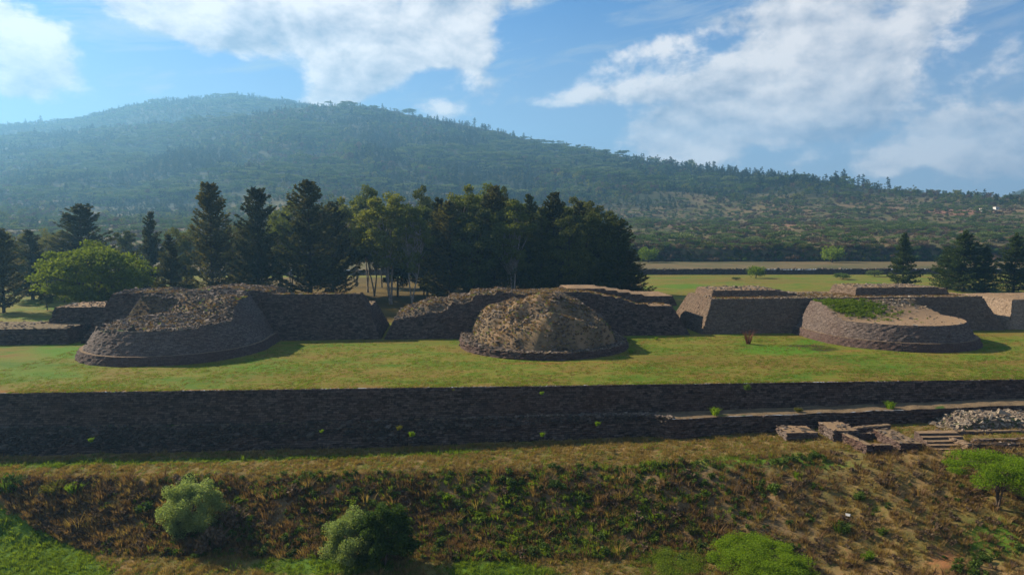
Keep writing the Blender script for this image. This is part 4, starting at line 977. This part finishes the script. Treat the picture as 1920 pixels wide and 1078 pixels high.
# far forest
X, Y = hill_pts(62000, 1150, 3420, -.9, .9, .8)
px = CX+F*X/Y; yrr = np.interp(px, SKY_PX, SKY_R)
keep = (Y < yrr+25) | ((Y > 2800) & (Y < 3380) & (px < 760))
nn = fbm(X, Y*.6, .0052, 4, 111)+.45*sst(-(Y-1100)/(yrr-1100), -.45, -.05)*(X/Y < .1); bush_ = r.random(len(X)) < sst(nn, .0, .22)*.9
pick = np.where(bush_, r.choice([7, 11, 12, 6], len(X)), np.where(fbm(X, Y, .004, 3, 113) > -.1, r.choice([0, 1, 2, 3], len(X)), r.choice([3, 4, 5, 13, 4, 0], len(X))))
sc_ = r.lognormal(0, .28, len(X))*np.where((pick < 6) | (pick == 13), 1.2, 2.3); Z = zhill(X, Y)-.3
sparse = (r.random(len(X)) < .35) | (np.abs(Y-yrr) > 60)
keep &= sparse
S2 = tuple(a[keep] for a in (X, Y, Z, sc_, pick))
# bank hedge at hill foot
n = 2400; X = r.uniform(-380, 420, n); Y = 411+.02*X+r.uniform(-1, 7, n); Z = zhill(X, Y)-.2
S3 = (X, Y, Z, r.lognormal(-.05, .3, n), r.choice([9, 9, 8, 9, 6, 8], n))
A_ = [np.concatenate([a, b_, c]) for a, b_, c in zip(S1, S2, S3)]
A_[4] = A_[4].astype(int)
X, Y, Z, S_, K_ = A_
size = S_*np.where(K_ < 6, 11, np.where(K_ > 10, 5, 3.2)); pxx, pyy = pxy(X, Y, Z)
inview = (pxx > 10) & (pxx < 1910) & ((pxx > 1210) | (pyy < 345)) & (Y < 1500)
score = np.where(inview, size/Y, 0)
single = np.zeros(len(X), bool)
fam = {'pine_tree': (0, 1, 2), 'broadleaf_tree': (3, 4, 5, 13), 'scrub_bush': (6, 7, 8, 9, 10), 'thorn_tree': (11, 12)}
lab = {0: 'dark pine on the hillside', 3: 'dark rounded tree on the scrubby hillside', 4: 'green rounded tree on the scrubby hillside', 5: 'olive rounded tree on the scrubby hillside', 13: 'brown dry tree on the scrubby hillside',
       6: 'green scrub bush on the far hillside', 7: 'pale green scrub bush on the far hillside', 8: 'leafless brown bush on the far hillside', 9: 'dark scrub bush on the far hillside', 10: 'bright green bush on the far hillside', 11: 'flat-topped green thorn tree on the far slope', 12: 'flat-topped pale thorn tree on the far slope'}
for nm, ks in fam.items():
    ii = np.where(np.isin(K_, ks) & (score > 0))[0]; ii = ii[np.argsort(-score[ii])][:295]; single[ii] = True
    for j in ii:
        k = int(K_[j]); o = bpy.data.objects.new(nm, KINDS[k]); link(o); o.location = (X[j], Y[j], Z[j]); s = float(S_[j]); o.scale = (s, s, s); o.rotation_euler = (0, 0, random.uniform(0, 6.28))
        pxj, pyj = pxx[j], pyy[j]; nb = ['just above the hedge', 'low on slope', 'midway up slope', 'high on slope', 'near the ridge'][int(np.searchsorted([345, 375, 405, 440], pyj)) * -1 + 4] if pxj > 1210 else ['mid slope', 'near skyline'][0 if pyj > 280 else 1]
        sd_ = ['far left', 'left of the three cedar spires', 'above the cedar spires', 'over the copse middle', 'over the copse right half', 'right beside the copse', 'right of the copse', 'over the bare bush', 'above the round green bush', 'over the right pyramid', 'left of the cypress', 'above the pointed cypress', 'behind the bushy cedar', 'near the right edge'][int(np.searchsorted([200, 370, 640, 900, 1210, 1270, 1370, 1440, 1540, 1640, 1740, 1840], pxj))]
        lb = lab[0 if k < 3 else k].split(' on ')[0].replace('flat-topped green thorn', 'green thorn').replace('flat-topped pale thorn', 'pale thorn')+' '+nb+' '+sd_
        tag(o, lb, 'bush' if nm == 'scrub_bush' else 'tree', nm.replace('_', ' ')+('es' if nm.endswith('bush') else 's')+' of the hillside')
rs = ~single
scatter('hill_forest', np.stack([X, Y, Z], -1)[rs], r.uniform(0, 6.28, rs.sum()), S_[rs], K_[rs], KINDS, 'forest and scrub covering the hazy mountainside')

# grasses and weeds of the lower slope
TK = [mesh_np('tuft', *tuft(800+k, h, n_, sp, wd, cu), m) for k, (h, n_, sp, wd, cu, m) in enumerate([
    (.42, 34, .8, .04, .7, L_dry), (.62, 40, .7, .04, .8, L_dry), (.45, 36, .8, .045, .7, L_redgrass), (.68, 40, .8, .045, .7, L_redgrass),
    (.4, 26, .7, .06, .7, L_grass), (.5, 30, .7, .05, .7, L_grass), (.28, 24, .7, .05, .8, L_dry), (.25, 24, .7, .05, .8, L_grass)])]
WK = [joined('weed', bush(820+k, .62, .5, 130, .15), B_brown, lf) for k, lf in enumerate((L_weed, L_scrub, L_brown, L_grass))]
TP = TK+WK
n = 125000; X = r.uniform(-78, 84, n); Y = r.uniform(52, 99, n); D = ywall(X)-Y
ok = D > obase(X)+.2; X, Y, D = X[ok], Y[ok], D[ok]
at = low_attr(X, Y); nn = fbm(X, Y, .25, 4, 121); n2 = fbm(X, Y, .6, 3, 122)
bk = at['bank']; pk = np.full(len(X), 6); rr_ = r.random(len(X))
pk = np.where(rr_ < .5, 6, np.where(rr_ < .75, 0, 7)); dn = np.full(len(X), .55)
isb = bk > .35; pb = r.choice([2, 2, 3, 3, 0, 0, 1, 6, 10, 9, 5, 4, 8, 2], len(X))
px_, py_ = pxy(X, Y, zlow(X, Y)); gz = (nn+.35*sst(px_, 500, 800)*(1-sst(px_, 1250, 1400)) > .34)
pb = np.where(gz & (rr_ < .55), r.choice([5, 4, 9, 5, 4, 0, 6, 11], len(X)), pb); pb = np.where(sst(-px_, -420, -120) > rr_, r.choice([1, 3, 2, 0, 10], len(X)), pb)
pk = np.where(isb, pb, pk); pk = np.where((at['green'] > .5) & ~isb, r.choice([7, 4, 7], len(X)), pk)
rp = (px_+190*nn+r.uniform(-130, 130, len(X)) > 1350) & (D > 14); pk = np.where(rp, np.where(nn > .2, r.choice([8, 9, 0, 2, 6], len(X)), r.choice([0, 1, 6, 6, 2, 6, 10, 0, 3, 6], len(X))), pk)
keep = rr_*0+r.random(len(X)) < np.where(rp, .42, np.where(isb, .7, .6))*(.45+.6*sst(n2, -.4, .3)); keep &= ~((X > 38) & (D < 12.5) & (r.random(len(X)) < .45)); keep &= ~((at['rust'] > .5) & (r.random(len(X)) < .8))
S_ = r.lognormal(0, .3, len(X))*np.where(rp, .8, np.where(isb, 1.0, .85))
X, Y, pk, S_ = X[keep], Y[keep], pk[keep], S_[keep]
scatter('grass', np.stack([X, Y, zlow(X, Y)-.02], -1), r.uniform(0, 6.28, len(X)), S_, pk, TP, 'dry grass and weeds covering the slope and bank below the wall')
# short grass on the lawn edges and pyramid tops
n = 42000; X = r.uniform(-80, 100, n); d = r.random(n)**1.6*42; Y = ywall(X)+.2+d
ok = np.ones(n, bool)
for fr_ in (Cl, Cc, Cr):
    u, v = fr_.l(X, Y); ok &= ~((np.hypot(u, v) < 16.6) | ((np.abs(u) < 16.6) & (v > 0)) | (v > RV0-1))
ok &= fbm(X, Y, .2, 3, 131)+r.uniform(-.5, .5, n) > -.05; X, Y = X[ok], Y[ok]
scatter('lawn_grass', np.stack([X, Y, zplat(X, Y)-.06], -1), r.uniform(0, 6.28, len(X)), r.uniform(.5, 1.1, len(X)), r.choice([0, 1, 1], len(X)), [TK[6], TK[7]], 'short grass blades standing on the lawn')
# weeds on right pyramid
n = 1500; u = r.normal(-7.5, 4.5, n); v = r.normal(4.2, 3.2, n); ok = (np.hypot(u, np.minimum(v, 0)) < 11.5) & (v < 9) & (np.abs(u) < 11.5-0*v); q = Cr.w(np.stack([u, v], -1))[ok]
scatter('pyramid_weeds', np.stack([q[:, 0], q[:, 1], TR(q[:, 0], q[:, 1])-.05], -1), r.uniform(0, 6.28, len(q)), r.uniform(.5, 1.1, len(q)), r.choice([0, 1, 2], len(q)), [TK[4], TK[5], WK[3]], 'bright green weeds growing on the right pyramid')

r2 = np.random.default_rng(555); QP = []
n = 3000; u = r2.uniform(-13.5, 13.5, n); v = r2.uniform(-13.5, 10, n); q = Cc.w(np.stack([u, v], -1)); z = TM(q[:, 0], q[:, 1]); ok = (z > .6) & (fbm(q[:, 0], q[:, 1], .22, 4, 19)+r2.uniform(-.2, .2, n) > -.1)
QP.append(np.stack([q[:, 0], q[:, 1], z-.05], -1)[ok])
for fr_, T_, u0, u1, n in ((Cc, TC, -28, 28, 1800), (Cl, TL, -14, 30, 1300), (Cr, TR, -30, 28, 2200)):
    u = r2.uniform(u0, u1, n); v = r2.uniform(RV0+4.5, RV1-6, n); q = fr_.w(np.stack([u, v], -1)); QP.append(np.stack([q[:, 0], q[:, 1], T_(q[:, 0], q[:, 1])-.03], -1))
u = r2.uniform(-11, 11, 900); v = r2.uniform(-11, 8, 900); ok = np.hypot(u, np.minimum(v, 0)) < 11.2; q = Cl.w(np.stack([u, v], -1))[ok]; QP.append(np.stack([q[:, 0], q[:, 1], TL(q[:, 0], q[:, 1])-.05], -1))
QP = np.concatenate(QP); scatter('mound_grass', QP, r2.uniform(0, 6.28, len(QP)), r2.uniform(.5, 1.1, len(QP)), r2.choice([0, 1, 0, 2], len(QP)), [TK[2], TK[6], TK[7]], 'dry grass growing on the ruined pyramid tops')

# single weeds and shrubs one can point at
def weedy(sd):
    T, (lv, lf_) = bush(sd, 1.3, 1.1, 330, .2); tv, tf = tuft(sd, 1.15, 70, 1.2, .08, .8)
    return T, (np.concatenate([lv, tv]), np.concatenate([lf_, tf+len(lv)]))
WD = {k: two_meshes('weed', weedy(840+i), B_brown, lf) for i, (k, lf) in enumerate((('g', L_acacia), ('d', L_weed), ('y', L_yellow), ('s', L_silver), ('b', L_brown)))}
def weed(k, px, Yo, z, s, label, sz=None): 
    q = PD(px, z, Yo) if Yo else None
for (k, px, py, s, lb) in [('d', 1575, 998, 1.1, 'rounded green weed clump below the white stone'), ('g', 1628, 1050, .8, 'bright green weed clump near the bottom right'), ('d', 1408, 1006, .6, 'bluish green small weed clump on the slope'),
     ('g', 1495, 895, .7, 'small bright green bush on the dry grass slope'), ('s', 1425, 975, .5, 'pale weed sprig on the brown slope'), ('d', 1655, 1000, .7, 'dark green weed right of the rounded clump'), ('y', 100, 925, 1.3, 'yellow-brown bush on the left end of the bank'),
     ('g', 140, 925, 1.2, 'bright green bush beside the yellow one on the bank'), ('d', 15, 920, 1.8, 'dark green bush at the left edge on top of the bank'), ('g', 180, 900, .5, 'tiny green shrub on the bank top'), ('d', 1230, 880, .9, 'green shrub on the bank by the white rubble'), ('g', 840, 940, .9, 'light green round weed in the middle of the bank'),
     ('b', 440, 985, 1.9, 'dark dead brown plant right of the silvery shrub'), ('b', 400, 1030, 2.0, 'low dark dead plant below the silvery shrub'), ('d', 1610, 935, .8, 'green weed below the room ruins'), ('y', 1300, 1000, .9, 'yellowish weed on the brown slope'), ('d', 370, 1045, .7, 'small green agave-like weed below the silvery shrub')]:
    h = hit(px, py); tree('weed', WD[k], (h[0], h[1], h[2]-.1), s, random.uniform(0, 6), lb, 'plant')
def wall_weed(k, px, py, s, lb, side='upper'):
    s *= .62
    for z in np.arange(0.1, -7, -.05):      # find where the ray meets the wall face
        q = P(px, py, z); t = -z
        off = (1.45*min(1, t/4.0) if t < 3.8 else obase(q[0]))+.0
        if ywall(q[0])-q[1] >= off-.05: break
    tree('wall_weed', WD[k], (q[0], q[1]-.1, q[2]-.3), s, random.uniform(0, 6), lb, 'plant')
for a in [('d', 1400, 726, 1.1, 'blue-green weed hanging over the head of the retaining wall'), ('g', 1016, 735, .6, 'small green weed at the wall head near the middle'), ('g', 1120, 792, .65, 'bright green weed on the wall face above the ledge'), ('y', 748, 800, .7, 'yellow-green weed on the wall face left of centre'),
          ('g', 772, 812, .7, 'low green weed under the yellow one on the wall'), ('g', 172, 822, .6, 'bright green weed on the left part of the wall'), ('g', 604, 805, .45, 'tiny green weed on the wall face'), ('g', 1017, 812, .6, 'green weed on the rubble ledge of the wall'), ('y', 850, 728, .4, 'tiny yellow weed at the wall head')]: wall_weed(*a)
for (k, px, py, s, lb) in [('g', 1230, 637, .5, 'tiny green shrub on the lawn at the foot of the middle pyramid'), ('g', 1183, 662, .6, 'small green shrub beside the ring wall')]:
    q = P(px, py, 0); tree('shrub', WD[k], (q[0], q[1], 0), s, 0, lb, 'plant')
for (k, px, sz_, lb) in (('g', 1340, .9, 'grassy green weed on the ledge strip left end'), ('y', 1500, .6, 'yellow weed on the ledge strip'), ('g', 1678, .9, 'green weed on the ledge strip toward the right')):
    X_ = (px-CX)/F*95; tree('ledge_weed', WD[k], (X_, float(ywall(X_))-3.2, float(zledge(X_))), sz_, 0, lb, 'plant')
# white stone
h = hit(1590, 970); o = stones('white_stone', np.array([[h[0], h[1], h[2]+.15]]), .6, plain('pale_stone', (.6, .58, .55)), None, 5, flat=.7); del o['kind']
tag(o, 'single white stone lying among weeds on the slope', 'stone')

# far houses
for (px_, Y_, w_h, lb) in ((1838, 800, 6, 'small white flat-roofed house far off at the right, left one'), (1862, 810, 4, 'small white house far off at the right, right one')):
    x0 = (px_-CX)/F*Y_; e = empty('house', (x0, Y_, float(zhill(x0, Y_))+1.0)); tag(e, lb, 'house')
    def bx(n_, x_, y_, z_, sx, sy, sz2, m):
        y_, sy = y_*.8, sy*.8; sz2 *= .7; z_ *= .7
        c = np.array([[x, y, z] for z in (0, 1) for y in (-.5, .5) for x in (-.5, .5)], float)*(sx, sy, sz2)+(x_, y_, z_)
        qd = np.array([[0, 2, 3, 1], [4, 5, 7, 6], [0, 1, 5, 4], [2, 6, 7, 3], [0, 4, 6, 2], [1, 3, 7, 5]]); return obj(n_, mesh_np(n_, c, qd, m), e)
    bx('wall', 0, 0, -2, w_h, 6, 5.5, plain('white_plaster', (.75, .73, .7))); bx('roof', 0, 0, 3.5, w_h+.8, 6.8, .3, plain('roof_sheet', (.4, .25, .2)))
    for k in range(2): bx('window', -w_h/4+k*w_h/2, -3.0, .8, 1.2, .12, 1.2, plain('window_dark', (.04, .05, .06), .3))
    bx('door', 0, -3.0, -.5, 1.0, .14, 2.1, plain('door_brown', (.12, .07, .04)))

# ================================================================== HAZE
hv = np.array([[x, y, z] for z in (-26, 740) for y in (-200, 5200) for x in (-9200, 9200)], float)
hf = np.array([[0, 2, 3, 1], [4, 5, 7, 6], [0, 1, 5, 4], [2, 6, 7, 3], [0, 4, 6, 2], [1, 3, 7, 5]])
hmz = bpy.data.materials.new('haze'); hmz.use_nodes = True; t = NT(hmz.node_tree); t.n.clear()
pv = t.new('ShaderNodeVolumePrincipled'); pv.inputs['Color'].default_value = (.26, .60, 1.0, 1); pv.inputs['Density'].default_value = 0.000205; pv.inputs['Anisotropy'].default_value = 0.35
t.new('ShaderNodeOutputMaterial', {'Volume': pv.outputs[0]})
o = obj('haze', mesh_np('haze', hv, hf, hmz)); tag(o, 'blue morning haze filling the valley', kind='stuff')
